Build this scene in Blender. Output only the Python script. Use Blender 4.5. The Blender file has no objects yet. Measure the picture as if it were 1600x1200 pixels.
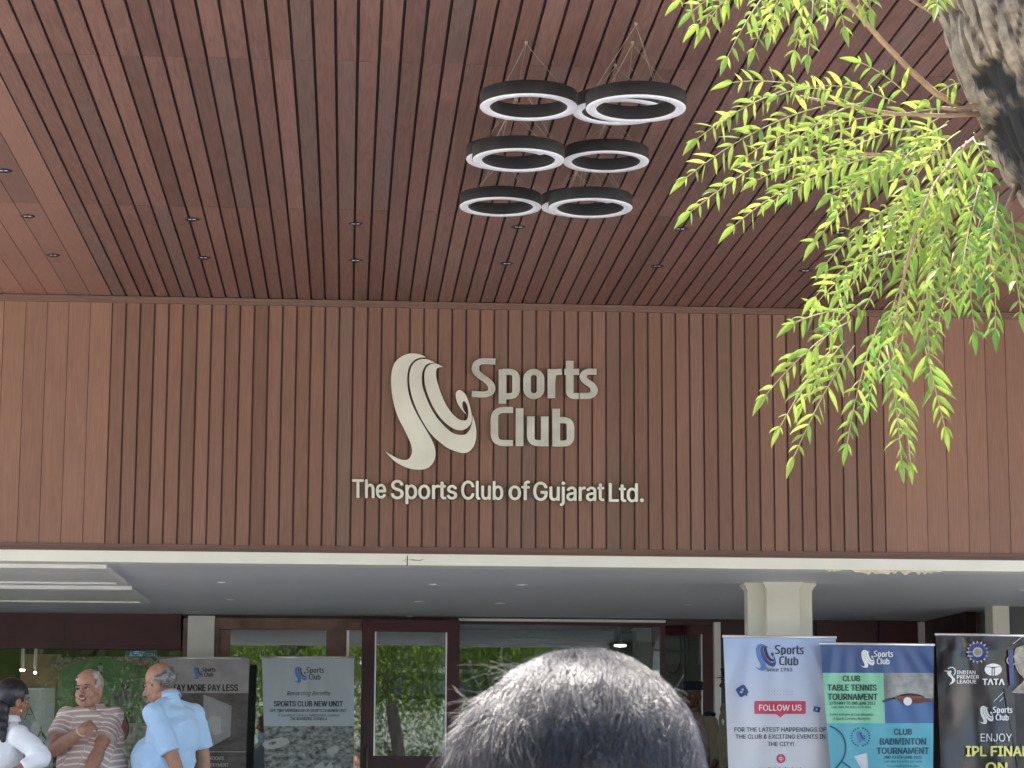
import bpy, bmesh, math, random, os
import numpy as np
from mathutils import Vector, Matrix, noise
from mathutils.geometry import tessellate_polygon
random.seed(7); np.random.seed(7)
S = bpy.context.scene
COL = S.collection
V = Vector

# ------------------------------------------------------------------ camera
FPX = 3600.0
TH, PS, RO = math.radians(9.18), math.radians(4.03), math.radians(0.273)
CAM = V((0, 0, 1.6))
_F = V((math.sin(PS)*math.cos(TH), math.cos(PS)*math.cos(TH), math.sin(TH)))
_R0 = V((math.cos(PS), -math.sin(PS), 0)); _U0 = _R0.cross(_F)
_R = _R0*math.cos(RO) + _U0*math.sin(RO)
_U = _U0*math.cos(RO) - _R0*math.sin(RO)
cd = bpy.data.cameras.new('camera'); cam = bpy.data.objects.new('camera', cd); COL.objects.link(cam)
cd.sensor_width = 36; cd.lens = FPX/1600*36; cd.clip_start = 0.05; cd.clip_end = 2000
m3 = Matrix((_R, _U, -_F)).transposed()
cam.matrix_world = Matrix.Translation(CAM) @ m3.to_4x4()
S.camera = cam
cd.dof.use_dof = True; cd.dof.focus_distance = 17.3; cd.dof.aperture_fstop = 44.0      # the phone's small tele lens: near hair and leaves are slightly soft

def ray(px, py): return _R*(px-800) + _U*(600-py) + _F*FPX
def at(px, py, Y):
    d = ray(px, py); return CAM + d*((Y-CAM.y)/d.y)
def atz(px, py, Z):
    d = ray(px, py); return CAM + d*((Z-CAM.z)/d.z)

# ------------------------------------------------------------------ light
SUN_EL, SUN_AZ = math.radians(66), math.radians(-14)      # azimuth from +Y towards +X
w = bpy.data.worlds.new('World'); S.world = w; w.use_nodes = True
nt = w.node_tree; bg = nt.nodes['Background']
sky = nt.nodes.new('ShaderNodeTexSky'); sky.sky_type = 'NISHITA'; sky.sun_disc = False
sky.sun_elevation = SUN_EL; sky.sun_rotation = SUN_AZ; sky.dust_density = 2.0
nt.links.new(sky.outputs[0], bg.inputs[0]); bg.inputs[1].default_value = 0.15
sd = V((math.sin(SUN_AZ)*math.cos(SUN_EL), math.cos(SUN_AZ)*math.cos(SUN_EL), math.sin(SUN_EL)))
sl = bpy.data.lights.new('sun', 'SUN'); sl.energy = 4.0; sl.angle = math.radians(0.53); sl.color = (1, 0.95, 0.87)
so = bpy.data.objects.new('sun', sl); COL.objects.link(so); so.location = (0, 0, 30)
so.rotation_euler = (-sd).to_track_quat('-Z', 'Y').to_euler()
S.view_settings.view_transform = 'Standard'; S.view_settings.look = 'None'
S.view_settings.exposure = 2.2; S.view_settings.gamma = 1.0
S.cycles.max_bounces = 10; S.cycles.diffuse_bounces = 5; S.cycles.transparent_max_bounces = 16
S.cycles.use_adaptive_sampling = True; S.cycles.adaptive_threshold = 0.02
try: S.cycles.use_denoising = True
except Exception: pass

# ------------------------------------------------------------------ materials
def nodes(name):
    m = bpy.data.materials.new(name); m.use_nodes = True
    t = m.node_tree; return m, t, t.nodes['Principled BSDF'], t.links
def mat(name, c, rough=0.5, metal=0.0, var=0.0, vscale=8.0, bump=0.0, bscale=40.0, spec=0.5, emit=None, es=0.0, coat=0.0):
    m, t, b, L = nodes(name)
    b.inputs['Base Color'].default_value = (*c, 1); b.inputs['Roughness'].default_value = rough
    b.inputs['Metallic'].default_value = metal; b.inputs['Specular IOR Level'].default_value = spec
    b.inputs['Coat Weight'].default_value = coat
    if emit: b.inputs['Emission Color'].default_value = (*emit, 1); b.inputs['Emission Strength'].default_value = es
    if var or bump:
        tc = t.nodes.new('ShaderNodeTexCoord')
    if var:
        n = t.nodes.new('ShaderNodeTexNoise'); n.inputs['Scale'].default_value = vscale; n.inputs['Detail'].default_value = 6
        r = t.nodes.new('ShaderNodeMapRange'); r.inputs[1].default_value = 0.3; r.inputs[2].default_value = 0.7
        r.inputs[3].default_value = 1-var; r.inputs[4].default_value = 1+var
        mx = t.nodes.new('ShaderNodeVectorMath'); mx.operation = 'SCALE'; mx.inputs[0].default_value = c
        L.new(tc.outputs['Object'], n.inputs['Vector']); L.new(n.outputs['Fac'], r.inputs[0])
        L.new(r.outputs[0], mx.inputs['Scale']); L.new(mx.outputs[0], b.inputs['Base Color'])
        r2 = t.nodes.new('ShaderNodeMapRange'); r2.inputs[3].default_value = max(0.02, rough-0.1); r2.inputs[4].default_value = min(1, rough+0.1)
        L.new(n.outputs['Fac'], r2.inputs[0]); L.new(r2.outputs[0], b.inputs['Roughness'])
    if bump:
        n2 = t.nodes.new('ShaderNodeTexNoise'); n2.inputs['Scale'].default_value = bscale; n2.inputs['Detail'].default_value = 5
        bp = t.nodes.new('ShaderNodeBump'); bp.inputs['Strength'].default_value = bump; bp.inputs['Distance'].default_value = 0.01
        L.new(tc.outputs['Object'], n2.inputs['Vector']); L.new(n2.outputs['Fac'], bp.inputs['Height']); L.new(bp.outputs[0], b.inputs['Normal'])
    return m

def wood(name, axis, base, grey, contrast=0.35, rough=0.55, wide=False):
    """planks whose own tone sits in the face attribute 'tone' (r value, g grey amount, b grain offset)"""
    m, t, b, L = nodes(name); N = t.nodes.new
    tc = N('ShaderNodeTexCoord'); at_ = N('ShaderNodeAttribute'); at_.attribute_name = 'tone'
    sep = N('ShaderNodeSeparateXYZ'); L.new(at_.outputs['Vector'], sep.inputs[0])
    off = N('ShaderNodeVectorMath'); off.operation = 'MULTIPLY_ADD'
    cmb = N('ShaderNodeCombineXYZ')
    for i in range(3): L.new(sep.outputs[2], cmb.inputs[i])
    off.inputs[1].default_value = (37, 53, 71); L.new(cmb.outputs[0], off.inputs[0]); L.new(tc.outputs['Object'], off.inputs[2])
    mp = N('ShaderNodeMapping'); sc = [14, 14, 14]; sc['XYZ'.index(axis)] = 0.9
    mp.inputs['Scale'].default_value = sc; L.new(off.outputs[0], mp.inputs[0])
    big = N('ShaderNodeTexNoise'); big.inputs['Scale'].default_value = 1.0; big.inputs['Detail'].default_value = 3; L.new(mp.outputs[0], big.inputs['Vector'])
    mul = N('ShaderNodeMath'); mul.operation = 'MULTIPLY'; mul.inputs[1].default_value = 17.0; L.new(big.outputs['Fac'], mul.inputs[0])
    fr = N('ShaderNodeMath'); fr.operation = 'PINGPONG'; fr.inputs[1].default_value = 1.0; L.new(mul.outputs[0], fr.inputs[0])
    mp2 = N('ShaderNodeMapping'); sc2 = [160, 160, 160]; sc2['XYZ'.index(axis)] = 4
    mp2.inputs['Scale'].default_value = sc2; L.new(off.outputs[0], mp2.inputs[0])
    fine = N('ShaderNodeTexNoise'); fine.inputs['Scale'].default_value = 1.0; fine.inputs['Detail'].default_value = 4; L.new(mp2.outputs[0], fine.inputs['Vector'])
    cl = N('ShaderNodeTexNoise'); cl.inputs['Scale'].default_value = 1.3; cl.inputs['Detail'].default_value = 4; L.new(tc.outputs['Object'], cl.inputs['Vector'])
    # value = 1 + contrast*(ring-.5)*.5 + fine
    a1 = N('ShaderNodeMath'); a1.operation = 'MULTIPLY_ADD'; a1.inputs[1].default_value = contrast*0.55; a1.inputs[2].default_value = 1-contrast*0.5; L.new(fr.outputs[0], a1.inputs[0])
    a2 = N('ShaderNodeMath'); a2.operation = 'MULTIPLY_ADD'; a2.inputs[1].default_value = contrast*0.9; L.new(fine.outputs['Fac'], a2.inputs[0]); L.new(a1.outputs[0], a2.inputs[2])
    a3 = N('ShaderNodeMath'); a3.operation = 'MULTIPLY_ADD'; a3.inputs[1].default_value = 0.35; L.new(cl.outputs['Fac'], a3.inputs[0]); L.new(a2.outputs[0], a3.inputs[2])
    a4 = N('ShaderNodeMath'); a4.operation = 'MULTIPLY'; L.new(a3.outputs[0], a4.inputs[0]); L.new(sep.outputs[0], a4.inputs[1])
    mixc = N('ShaderNodeMix'); mixc.data_type = 'RGBA'; mixc.inputs[6].default_value = (*base, 1); mixc.inputs[7].default_value = (*grey, 1)
    L.new(sep.outputs[1], mixc.inputs[0])
    vm = N('ShaderNodeVectorMath'); vm.operation = 'SCALE'; L.new(mixc.outputs[2], vm.inputs[0]); L.new(a4.outputs[0], vm.inputs['Scale'])
    L.new(vm.outputs[0], b.inputs['Base Color'])
    b.inputs['Roughness'].default_value = rough; b.inputs['Specular IOR Level'].default_value = 0.35
    bp = N('ShaderNodeBump'); bp.inputs['Strength'].default_value = 0.25; bp.inputs['Distance'].default_value = 0.004
    L.new(fine.outputs['Fac'], bp.inputs['Height']); L.new(bp.outputs[0], b.inputs['Normal'])
    return m

def tone_mat(name, c0, c1, rough=0.5, transl=0.0, spec=0.4):
    """colour runs from c0 to c1 with the red channel of the face attribute 'tone'"""
    m, t, b, L = nodes(name); N = t.nodes.new
    a = N('ShaderNodeAttribute'); a.attribute_name = 'tone'
    sp = N('ShaderNodeSeparateXYZ'); L.new(a.outputs['Vector'], sp.inputs[0])
    mx = N('ShaderNodeMix'); mx.data_type = 'RGBA'; mx.inputs[6].default_value = (*c0, 1); mx.inputs[7].default_value = (*c1, 1)
    L.new(sp.outputs[0], mx.inputs[0]); L.new(mx.outputs[2], b.inputs['Base Color'])
    b.inputs['Roughness'].default_value = rough; b.inputs['Specular IOR Level'].default_value = spec
    if transl:
        tr = N('ShaderNodeBsdfTranslucent'); L.new(mx.outputs[2], tr.inputs[0])
        ms = N('ShaderNodeMixShader'); ms.inputs[0].default_value = transl
        L.new(b.outputs[0], ms.inputs[1]); L.new(tr.outputs[0], ms.inputs[2]); L.new(ms.outputs[0], t.nodes['Material Output'].inputs[0])
    return m

def glass(name, refl=0.3, tint=(0.75, 0.8, 0.8)):
    m, t, b, L = nodes(name); N = t.nodes.new; t.nodes.remove(b)
    tr = N('ShaderNodeBsdfTransparent'); tr.inputs[0].default_value = (*tint, 1)
    gl = N('ShaderNodeBsdfGlossy'); gl.inputs['Roughness'].default_value = 0.015; gl.inputs[0].default_value = (0.95, 1, 0.97, 1)
    nz = N('ShaderNodeTexNoise'); nz.inputs['Scale'].default_value = 1.6; tc = N('ShaderNodeTexCoord'); L.new(tc.outputs['Object'], nz.inputs['Vector'])
    bp = N('ShaderNodeBump'); bp.inputs['Strength'].default_value = 0.02; bp.inputs['Distance'].default_value = 0.02; L.new(nz.outputs['Fac'], bp.inputs['Height']); L.new(bp.outputs[0], gl.inputs['Normal'])
    ms = N('ShaderNodeMixShader'); ms.inputs[0].default_value = refl
    L.new(tr.outputs[0], ms.inputs[1]); L.new(gl.outputs[0], ms.inputs[2]); L.new(ms.outputs[0], t.nodes['Material Output'].inputs[0])
    return m

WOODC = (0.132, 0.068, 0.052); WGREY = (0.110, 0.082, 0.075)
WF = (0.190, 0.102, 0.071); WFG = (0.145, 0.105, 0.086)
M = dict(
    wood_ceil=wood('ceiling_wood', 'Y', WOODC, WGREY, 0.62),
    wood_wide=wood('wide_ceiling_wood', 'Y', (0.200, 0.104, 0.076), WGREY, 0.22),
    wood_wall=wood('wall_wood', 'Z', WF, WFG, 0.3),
    wood_trim=wood('trim_wood', 'X', (0.150, 0.086, 0.066), WFG, 0.25),
    gap=mat('groove_black', (0.02, 0.015, 0.016), 0.8),
    beam=mat('cream_paint', (0.84, 0.82, 0.72), 0.5, var=0.05, vscale=3, bump=0.1),
    soffit=mat('soffit_paint', (0.72, 0.745, 0.76), 0.55, var=0.03, vscale=1.5),
    cream=mat('column_paint', (0.78, 0.75, 0.64), 0.45, var=0.04, vscale=4),
    chip=mat('bare_plaster', (0.72, 0.62, 0.44), 0.9, var=0.2, vscale=20),
    white=mat('white_paint', (0.80, 0.79, 0.75), 0.5, var=0.04, vscale=5),
    redwood=mat('dark_red_wood', (0.075, 0.014, 0.018), 0.4, var=0.3, vscale=3),
    brownwood=mat('brown_frame_wood', (0.20, 0.115, 0.085), 0.4, var=0.3, vscale=5),
    darkwood=mat('dark_panel_wood', (0.045, 0.018, 0.018), 0.35, var=0.4, vscale=4),
    black=mat('black_paint', (0.012, 0.012, 0.014), 0.4),
    ringblack=mat('ring_metal', (0.045, 0.048, 0.052), 0.45, metal=0.3, var=0.2, vscale=9),
    diffuser=mat('ring_diffuser', (0.80, 0.80, 0.82), 0.35, var=0.04, vscale=12),
    wire=mat('steel_wire', (0.34, 0.28, 0.24), 0.5, metal=0.3),
    chrome=mat('chrome', (0.35, 0.35, 0.36), 0.15, metal=1.0),
    steel=mat('brushed_steel', (0.74, 0.73, 0.66), 0.34, metal=0.6, var=0.12, vscale=6, bump=0.03, bscale=90),
    goldsteel=mat('champagne_steel', (0.86, 0.845, 0.74), 0.38, metal=0.35, var=0.08, vscale=4),
    signside=mat('sign_edge', (0.06, 0.055, 0.05), 0.5),
    alu=mat('aluminium', (0.75, 0.75, 0.76), 0.35, metal=0.8),
    glass=glass('window_glass', 0.25), glass2=glass('clear_glass', 0.10, (0.9, 0.92, 0.9)),
    tile=mat('porch_tile', (0.60, 0.57, 0.52), 0.35, var=0.1, vscale=3),
    ground=mat('paving', (0.60, 0.56, 0.50), 0.85, var=0.15, vscale=0.7, bump=0.3, bscale=8),
    road=mat('asphalt', (0.055, 0.055, 0.057), 0.9, var=0.2, vscale=2, bump=0.3, bscale=60),
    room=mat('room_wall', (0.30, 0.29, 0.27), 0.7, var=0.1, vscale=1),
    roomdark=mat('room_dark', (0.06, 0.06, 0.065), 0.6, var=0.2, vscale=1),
    lamp=mat('lit_lamp', (0.9, 0.9, 0.88), 0.5, emit=(1, 0.96, 0.88), es=6.0),
    lamp2=mat('soft_lamp', (0.85, 0.85, 0.85), 0.5, emit=(1, 1, 1), es=0.1),
    brass=mat('old_brass', (0.45, 0.36, 0.2), 0.3, metal=1.0),
    bark=None,
)

# ------------------------------------------------------------------ builders
WL = {}
def thing(name, label, cat, loc=(0, 0, 0), group=None, kind=None):
    o = bpy.data.objects.new(name, None); COL.objects.link(o); o.location = loc; o.empty_display_size = 0.2
    WL[o] = V(loc); o['label'] = label; o['category'] = cat
    if group: o['group'] = group
    return o
class MB:
    def __init__(s): s.v = []; s.f = []; s.m = []; s.t = []
    def add(s, vs, fs, m=0, tone=(1, 0, 0)):
        k = len(s.v); s.v += [tuple(p) for p in vs]
        for f in fs: s.f.append([i+k for i in f]); s.m.append(m); s.t.append(tone)
    def box(s, x0, x1, y0, y1, z0, z1, m=0, tone=(1, 0, 0)):
        if x0 > x1: x0, x1 = x1, x0
        if y0 > y1: y0, y1 = y1, y0
        if z0 > z1: z0, z1 = z1, z0
        s.add([(x0,y0,z0),(x1,y0,z0),(x1,y1,z0),(x0,y1,z0),(x0,y0,z1),(x1,y0,z1),(x1,y1,z1),(x0,y1,z1)],
              [(3,2,1,0),(4,5,6,7),(0,1,5,4),(1,2,6,5),(2,3,7,6),(3,0,4,7)], m, tone)
    def tube(s, pts, rad, n=8, m=0, tone=(1, 0, 0), caps=True):
        pts = [V(p) for p in pts]; rad = rad if hasattr(rad, '__len__') else [rad]*len(pts)
        vs = []; up = None
        for i, p in enumerate(pts):
            d = (pts[min(i+1, len(pts)-1)]-pts[max(i-1, 0)]).normalized()
            if up is None: up = V((0, 0, 1)) if abs(d.z) < 0.9 else V((1, 0, 0))
            a = d.cross(up).normalized(); b = d.cross(a).normalized(); up = -b if b.dot(up) < 0 else b
            up = a.cross(d).normalized()
            for k in range(n):
                q = 2*math.pi*k/n; vs.append(p + a*math.cos(q)*rad[i] + up*math.sin(q)*rad[i])
        fs = [(i*n+k, i*n+(k+1) % n, (i+1)*n+(k+1) % n, (i+1)*n+k) for i in range(len(pts)-1) for k in range(n)]
        if caps: fs += [tuple(range(n))[::-1], tuple((len(pts)-1)*n+k for k in range(n))]
        s.add(vs, fs, m, tone)
    def lathe(s, c, prof, n=32, m=0, axis='Z', closed=False):
        """prof = [(r, h)...] round the axis through c"""
        vs = []
        for r, h in prof:
            for k in range(n):
                q = 2*math.pi*k/n
                if axis == 'Z': vs.append((c[0]+r*math.cos(q), c[1]+r*math.sin(q), c[2]+h))
                else: vs.append((c[0]+r*math.cos(q), c[1]+h, c[2]+r*math.sin(q)))
        P = len(prof); rng = range(P if closed else P-1)
        fs = [(i*n+k, i*n+(k+1) % n, ((i+1) % P)*n+(k+1) % n, ((i+1) % P)*n+k) for i in rng for k in range(n)]
        s.add(vs, fs, m)
    def poly(s, pts2, fn, m=0, depth=0.0, back=None, mside=None):
        """flat shape: 2-D outline sent through fn(u, v, off); depth gives it thickness"""
        tri = tessellate_polygon([[V((p[0], p[1], 0)) for p in pts2]])
        s.add([fn(p[0], p[1], 0) for p in pts2], tri, m)
        if depth:
            n = len(pts2); vs = [fn(p[0], p[1], 0) for p in pts2]+[fn(p[0], p[1], depth) for p in pts2]
            s.add(vs, [(i, (i+1) % n, n+(i+1) % n, n+i) for i in range(n)], m if mside is None else mside)
            s.add([fn(p[0], p[1], depth) for p in pts2], [t[::-1] for t in tri], m if mside is None else mside)
    def build(s, name, mats, parent=None, smooth=False, fixn=False):
        base = WL.get(parent, V((0, 0, 0)))
        me = bpy.data.meshes.new(name); 
        va = np.array(s.v, dtype=float)-np.array(base)[None, :] if s.v else np.zeros((0, 3))
        me.from_pydata(va.tolist(), [], s.f)
        for q in (mats if isinstance(mats, (list, tuple)) else [mats]): me.materials.append(q)
        me.polygons.foreach_set('material_index', s.m)
        if any(t != (1, 0, 0) for t in s.t):
            a = me.attributes.new('tone', 'FLOAT_COLOR', 'FACE')
            arr = np.ones((len(s.t), 4), dtype=np.float32); arr[:, :3] = np.array(s.t); a.data.foreach_set('color', arr.ravel())
        if smooth: me.polygons.foreach_set('use_smooth', [True]*len(me.polygons))
        if fixn:
            bm = bmesh.new(); bm.from_mesh(me); bmesh.ops.recalc_face_normals(bm, faces=bm.faces); bm.to_mesh(me); bm.free()
        me.update()
        o = bpy.data.objects.new(name, me); COL.objects.link(o)
        if parent: o.parent = parent
        WL[o] = base
        return o
def struct(o, kind='structure'): o['kind'] = kind; return o
def tag(o, label, cat, group=None):
    o['label'] = label; o['category'] = cat
    if group: o['group'] = group
    return o
def copy_tree(o, parent=None):
    c = o.copy(); COL.objects.link(c)
    if parent: c.parent = parent
    WL[c] = V(c.location)
    for ch in list(o.children): copy_tree(ch, c)
    return c
def smoothline(P, closed=True, n=6):
    P = [V((p[0], p[1])) for p in P]; out = []; N = len(P)
    for i in range(N if closed else N-1):
        p0, p1, p2, p3 = (P[(i-1) % N], P[i], P[(i+1) % N], P[(i+2) % N]) if closed else (P[max(i-1, 0)], P[i], P[i+1], P[min(i+2, N-1)])
        for k in range(n):
            t = k/n
            out.append(0.5*((2*p1)+(p2-p0)*t+(2*p0-5*p1+4*p2-p3)*t*t+(3*p1-p0-3*p2+p3)*t**3))
    if not closed: out.append(P[-1])
    return out
def cuts(P, corners, n=6):
    """outline smoothed between the listed corner indexes only"""
    out = []; c = sorted(corners)
    for a, b in zip(c, c[1:]+[c[0]+len(P)]):
        seg = [P[i % len(P)] for i in range(a, b+1)]
        out += smoothline(seg, False, n)[:-1]
    return out

# ------------------------------------------------------------------ letters
def _font(f):
    try: return bpy.data.fonts.load(os.path.join(bpy.utils.system_resource('DATAFILES'), 'fonts', f))
    except Exception: return bpy.data.fonts.load('<builtin>')
FONT = _font('Inter.woff2')
_tc = {}
def text2d(body, bold=0.0):
    k = (body, bold)
    if k in _tc: return _tc[k]
    c = bpy.data.curves.new('t', 'FONT'); c.body = body; c.font = FONT; c.offset = bold; c.resolution_u = 4
    o = bpy.data.objects.new('t', c); COL.objects.link(o)
    me = bpy.data.meshes.new_from_object(o.evaluated_get(bpy.context.evaluated_depsgraph_get()))
    vs = [(v.co.x, v.co.y) for v in me.vertices]; fs = [tuple(p.vertices) for p in me.polygons]
    eds = {}
    for f in fs:
        for a, b in zip(f, f[1:]+f[:1]): eds[(a, b)] = 1
    rim = [(a, b) for (a, b) in eds if (b, a) not in eds]
    bpy.data.objects.remove(o); bpy.data.meshes.remove(me); bpy.data.curves.remove(c)
    _tc[k] = (vs, fs, rim); return _tc[k]
CAPH = max(v[1] for v in text2d('H')[0])
def write(mb, body, x0, x1, ybase, cap, fn, m=0, bold=0.0, depth=0.0, mside=None, slant=0.0, rise=0.0):
    """text from x0 to x1 on the base line ybase, capitals cap tall (image-style axes: y down), through fn(u, v, off)"""
    if bold > 0.006:
        e = bold*cap/CAPH*0.9
        for i, (ex, ey) in enumerate(((0, 0), (e, 0), (-e, 0), (0, e*.6), (0, -e*.6))):
            write(mb, body, x0+ex, x1+ex, ybase+ey, cap, (lambda u, v, o, q=i: fn(u, v, o)+V((0, (-0.0004 if depth else -0.00015)*q, 0))), m, 0.0, depth, mside, slant, rise)
        return
    vs, fs, rim = text2d(body, bold)
    a = min(v[0] for v in vs); b = max(v[0] for v in vs); sx = (x1-x0)/(b-a); sy = cap/CAPH
    q = [(x0+(v[0]-a)*sx+slant*v[1]*sy, ybase-v[1]*sy+rise*(v[0]-a)/(b-a)) for v in vs]
    mb.add([fn(p[0], p[1], 0) for p in q], fs, m)
    if depth:
        n = len(q); mb.add([fn(p[0], p[1], 0) for p in q]+[fn(p[0], p[1], depth) for p in q], [(i, j, n+j, n+i) for i, j in rim], m if mside is None else mside)
def stroke(P, wd, closed=False, smooth=4, thin=0.0):
    """centre line -> outline(s) of a pen stroke of width wd"""
    C = smoothline(P, closed, smooth) if smooth else [V(p) for p in P]
    n = len(C); Lf = []; Rt = []
    for i, p in enumerate(C):
        d = (C[(i+1) % n]-C[(i-1) % n]) if closed else (C[min(i+1, n-1)]-C[max(i-1, 0)])
        d = d.normalized(); nrm = V((-d.y, d.x)); ww = (wd(i/(n-1)) if callable(wd) else wd)*(1-thin*abs(d.x))
        Lf.append(p+nrm*ww/2); Rt.append(p-nrm*ww/2)
    return Lf, Rt, closed
def draw_stroke(mb, st, fn, m=0, depth=0.0, mside=None):
    Lf, Rt, closed = st; n = len(Lf); vs = [fn(p.x, p.y, 0) for p in Lf]+[fn(p.x, p.y, 0) for p in Rt]
    rng = range(n if closed else n-1)
    mb.add(vs, [(i, (i+1) % n, n+(i+1) % n, n+i) for i in rng], m)
    if depth:
        bv = [fn(p.x, p.y, depth) for p in Lf]+[fn(p.x, p.y, depth) for p in Rt]; k = 2*n
        fs = [(i, (i+1) % n, k+(i+1) % n, k+i) for i in rng]+[(n+(i+1) % n, n+i, k+n+i, k+n+(i+1) % n) for i in rng]
        if not closed: fs += [(0, n, k+n, k), (n-1, 2*n-1, k+2*n-1, k+n-1)]
        mb.add(vs+bv, fs, m if mside is None else mside)

# the club emblem and word mark in the pixel frame of the big sign
def _e(P): return [(600+x/5.714, 540+y/5.714) for x, y in P]
SW_A = [(8,942),(60,1000),(130,1055),(220,1095),(310,1108),(385,1095),(435,1050),(458,990),(455,920),(430,850),(395,785),(345,700),(300,625),(250,520),(220,420),(207,320),(212,240),(235,170),(280,125),(330,108),(378,106),(340,85),(290,72),(235,70),(180,85),(125,120),(88,170),(68,240),(63,320),(70,420),(90,530),(125,640),(170,730),(215,820),(240,880),(250,940),(240,985),(215,1015),(180,1022),(130,1010),(80,985)]
SW_B = [(455,152),(420,135),(380,122),(340,120),(300,132),(260,165),(235,215),(225,280),(228,350),(245,440),(275,530),(320,630),(380,735),(430,800),(490,855),(560,910),(640,945),(710,960),(760,945),(800,900),(820,840),(824,770),(815,700),(790,615),(790,660),(780,710),(760,760),(730,790),(690,798),(640,790),(590,765),(530,710),(470,640),(420,560),(375,460),(345,370),(337,290),(345,230),(370,180),(405,157)]
SW_C = [(527,190),(490,170),(455,160),(420,165),(385,190),(365,230),(360,290),(370,370),(400,460),(440,550),(500,640),(560,700),(620,740),(670,755),(710,752),(750,730),(778,690),(785,640),(775,570),(755,500),(730,440),(700,408),(670,398),(645,415),(640,450),(650,500),(680,555),(715,595),(740,615),(715,580),(702,545),(700,515),(708,498),(722,500),(740,530),(750,570),(752,610),(745,650),(728,668),(690,665),(650,645),(600,595),(550,520),(510,430),(480,340),(465,270),(465,230),(480,200)]
EMBLEM = [cuts(_e(SW_A), [0, 20]), cuts(_e(SW_B), [0, 23]), cuts(_e(SW_C), [0, 28])]
def _l(P): return [(520+x/3.077, 520+y/3.077) for x, y in P]
LW = 37/3.077
def rrect(x0, y0, x1, y1, r): # rounded rectangle centre line
    out = []
    for cx, cy, a in ((x1-r, y0+r, -90), (x1-r, y1-r, 0), (x0+r, y1-r, 90), (x0+r, y0+r, 180)):
        for k in range(5):
            q = math.radians(a+k*22.5); out.append((cx+r*math.cos(q), cy+r*math.sin(q)))
    return out
def arcpath(*pts, r=20):
    """polyline with rounded corners"""
    P = [V(p) for p in pts]; out = [tuple(P[0])]
    for a, b, c in zip(P, P[1:], P[2:]):
        d1 = (a-b); d2 = (c-b); q = min(r, d1.length*0.5, d2.length*0.5); d1.normalize(); d2.normalize()
        s, e = b+d1*q, b+d2*q
        for k in range(6):
            t = k/5; out.append(tuple(s*(1-t)**2+b*2*t*(1-t)+e*t*t))
    out.append(tuple(P[-1])); return out
WORDS_SPORTS = [
    ('S', arcpath((782,138),(715,136),(687,150),(686,186),(706,205),(745,232),(764,254),(764,284),(735,298),(668,294), r=34), 0),
    ('p1', [(816,341),(816,176)], 0), ('p2', arcpath((816,188),(881,188),(881,305),(817,305), r=36), 0),
    ('o', rrect(934,188,999,305,31), 1),
    ('r1', [(1051,315),(1051,174)], 0), ('r2', arcpath((1051,240),(1056,190),(1101,187), r=40), 0),
    ('t1', arcpath((1139,134),(1139,304),(1183,304), r=36), 0), ('t2', [(1113,188),(1184,188)], 0),
    ('s', arcpath((1268,188),(1224,187),(1204,200),(1204,222),(1222,238),(1243,250),(1256,266),(1256,290),(1236,304),(1187,304), r=20), 0)]
WORDS_CLUB = [
    ('C', arcpath((867,371),(777,371),(777,530),(867,530), r=44), 0), ('l', [(898,363),(898,545)], 0),
    ('u1', arcpath((952,402),(952,530),(1016,530), r=38), 0), ('u2', [(1019,402),(1019,546)], 0),
    ('b1', [(1074,365),(1074,547)], 0), ('b2', arcpath((1074,420),(1143,420),(1143,533),(1075,533), r=38), 0)]
def wordmark(mb, words, fn, m=0, depth=0.0, mside=None, wd=LW):
    for i, (nm, P, cl) in enumerate(words):
        off = 0.0006*(i % 3) if depth else 0.0004*(i % 3)
        draw_stroke(mb, stroke(_l(P), wd, bool(cl), 0, 0.2), (lambda u, v, o, q=off: fn(u, v, o-q if o == 0 else o)), m, depth, mside)
LX, LY, LWID = 602.0, 552.0, 334.0     # whole logo: left, top, width (px of the sign)
def logo(mb, x, y, wpx, fn, mats3, mtext, wd=LW):
    """logo with its top-left at (x, y), wpx wide, in image-style axes"""
    k = wpx/LWID; g = lambda u, v, o: fn(x+(u-LX)*k, y+(v-LY)*k, o)
    for P, mm in zip(EMBLEM, mats3): mb.poly([(p[0], p[1]) for p in P], g, mm)
    wordmark(mb, WORDS_SPORTS, g, mtext, wd=wd); wordmark(mb, WORDS_CLUB, g, mtext, wd=wd)

# ================================================================== SETTING
YF, YD = 17.0, 23.3                       # plank wall over the porch, glazed front of the porch
ZC = at(760, 474.5, YF).z                 # plank ceiling
ZW0 = at(800, 868, YF).z                  # bottom of the plank wall
ZS = at(800, 885.5, YF).z                 # underside of the porch
FL = at(1215, 995, 17.2).z-2.0            # porch floor
XL = at(176, 470, YF).x; XR = at(1381, 700, YF).x   # narrow slats between these, wide planks outside
BX0, BX1 = -7.0, 9.0
YE = 7.0                                  # outer edge of the canopy

g = MB(); g.add([(-150,-150,0),(150,-150,0),(150,200,0),(-150,200,0)], [(0,1,2,3)]); struct(g.build('ground', M['ground']))
g = MB(); g.add([(-150,-9.5,0.004),(150,-9.5,0.004),(150,-3.0,0.004),(-150,-3.0,0.004)], [(0,1,2,3)]); struct(g.build('road', M['road']))
g = MB(); g.add([(-150,-150,0.004),(150,-150,0.004),(150,-9.6,0.004),(-150,-9.6,0.004)], [(0,1,2,3)]); struct(g.build('added_lawn', mat('lawn_green', (0.05, 0.085, 0.025), .95, var=.3, vscale=3, bump=.5, bscale=30)))  # unseen lawn, added to darken the pale ground mirrored in the glass
g = MB()
g.box(BX0, BX1, 12.9, YD+0.2, 0.002, FL)
for i in range(3): g.box(BX0, BX1, 12.9-0.3*(i+1), 12.9-0.3*i, 0.002, FL-0.125*(i+1))
struct(g.build('porch_floor', M['tile']))

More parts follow.
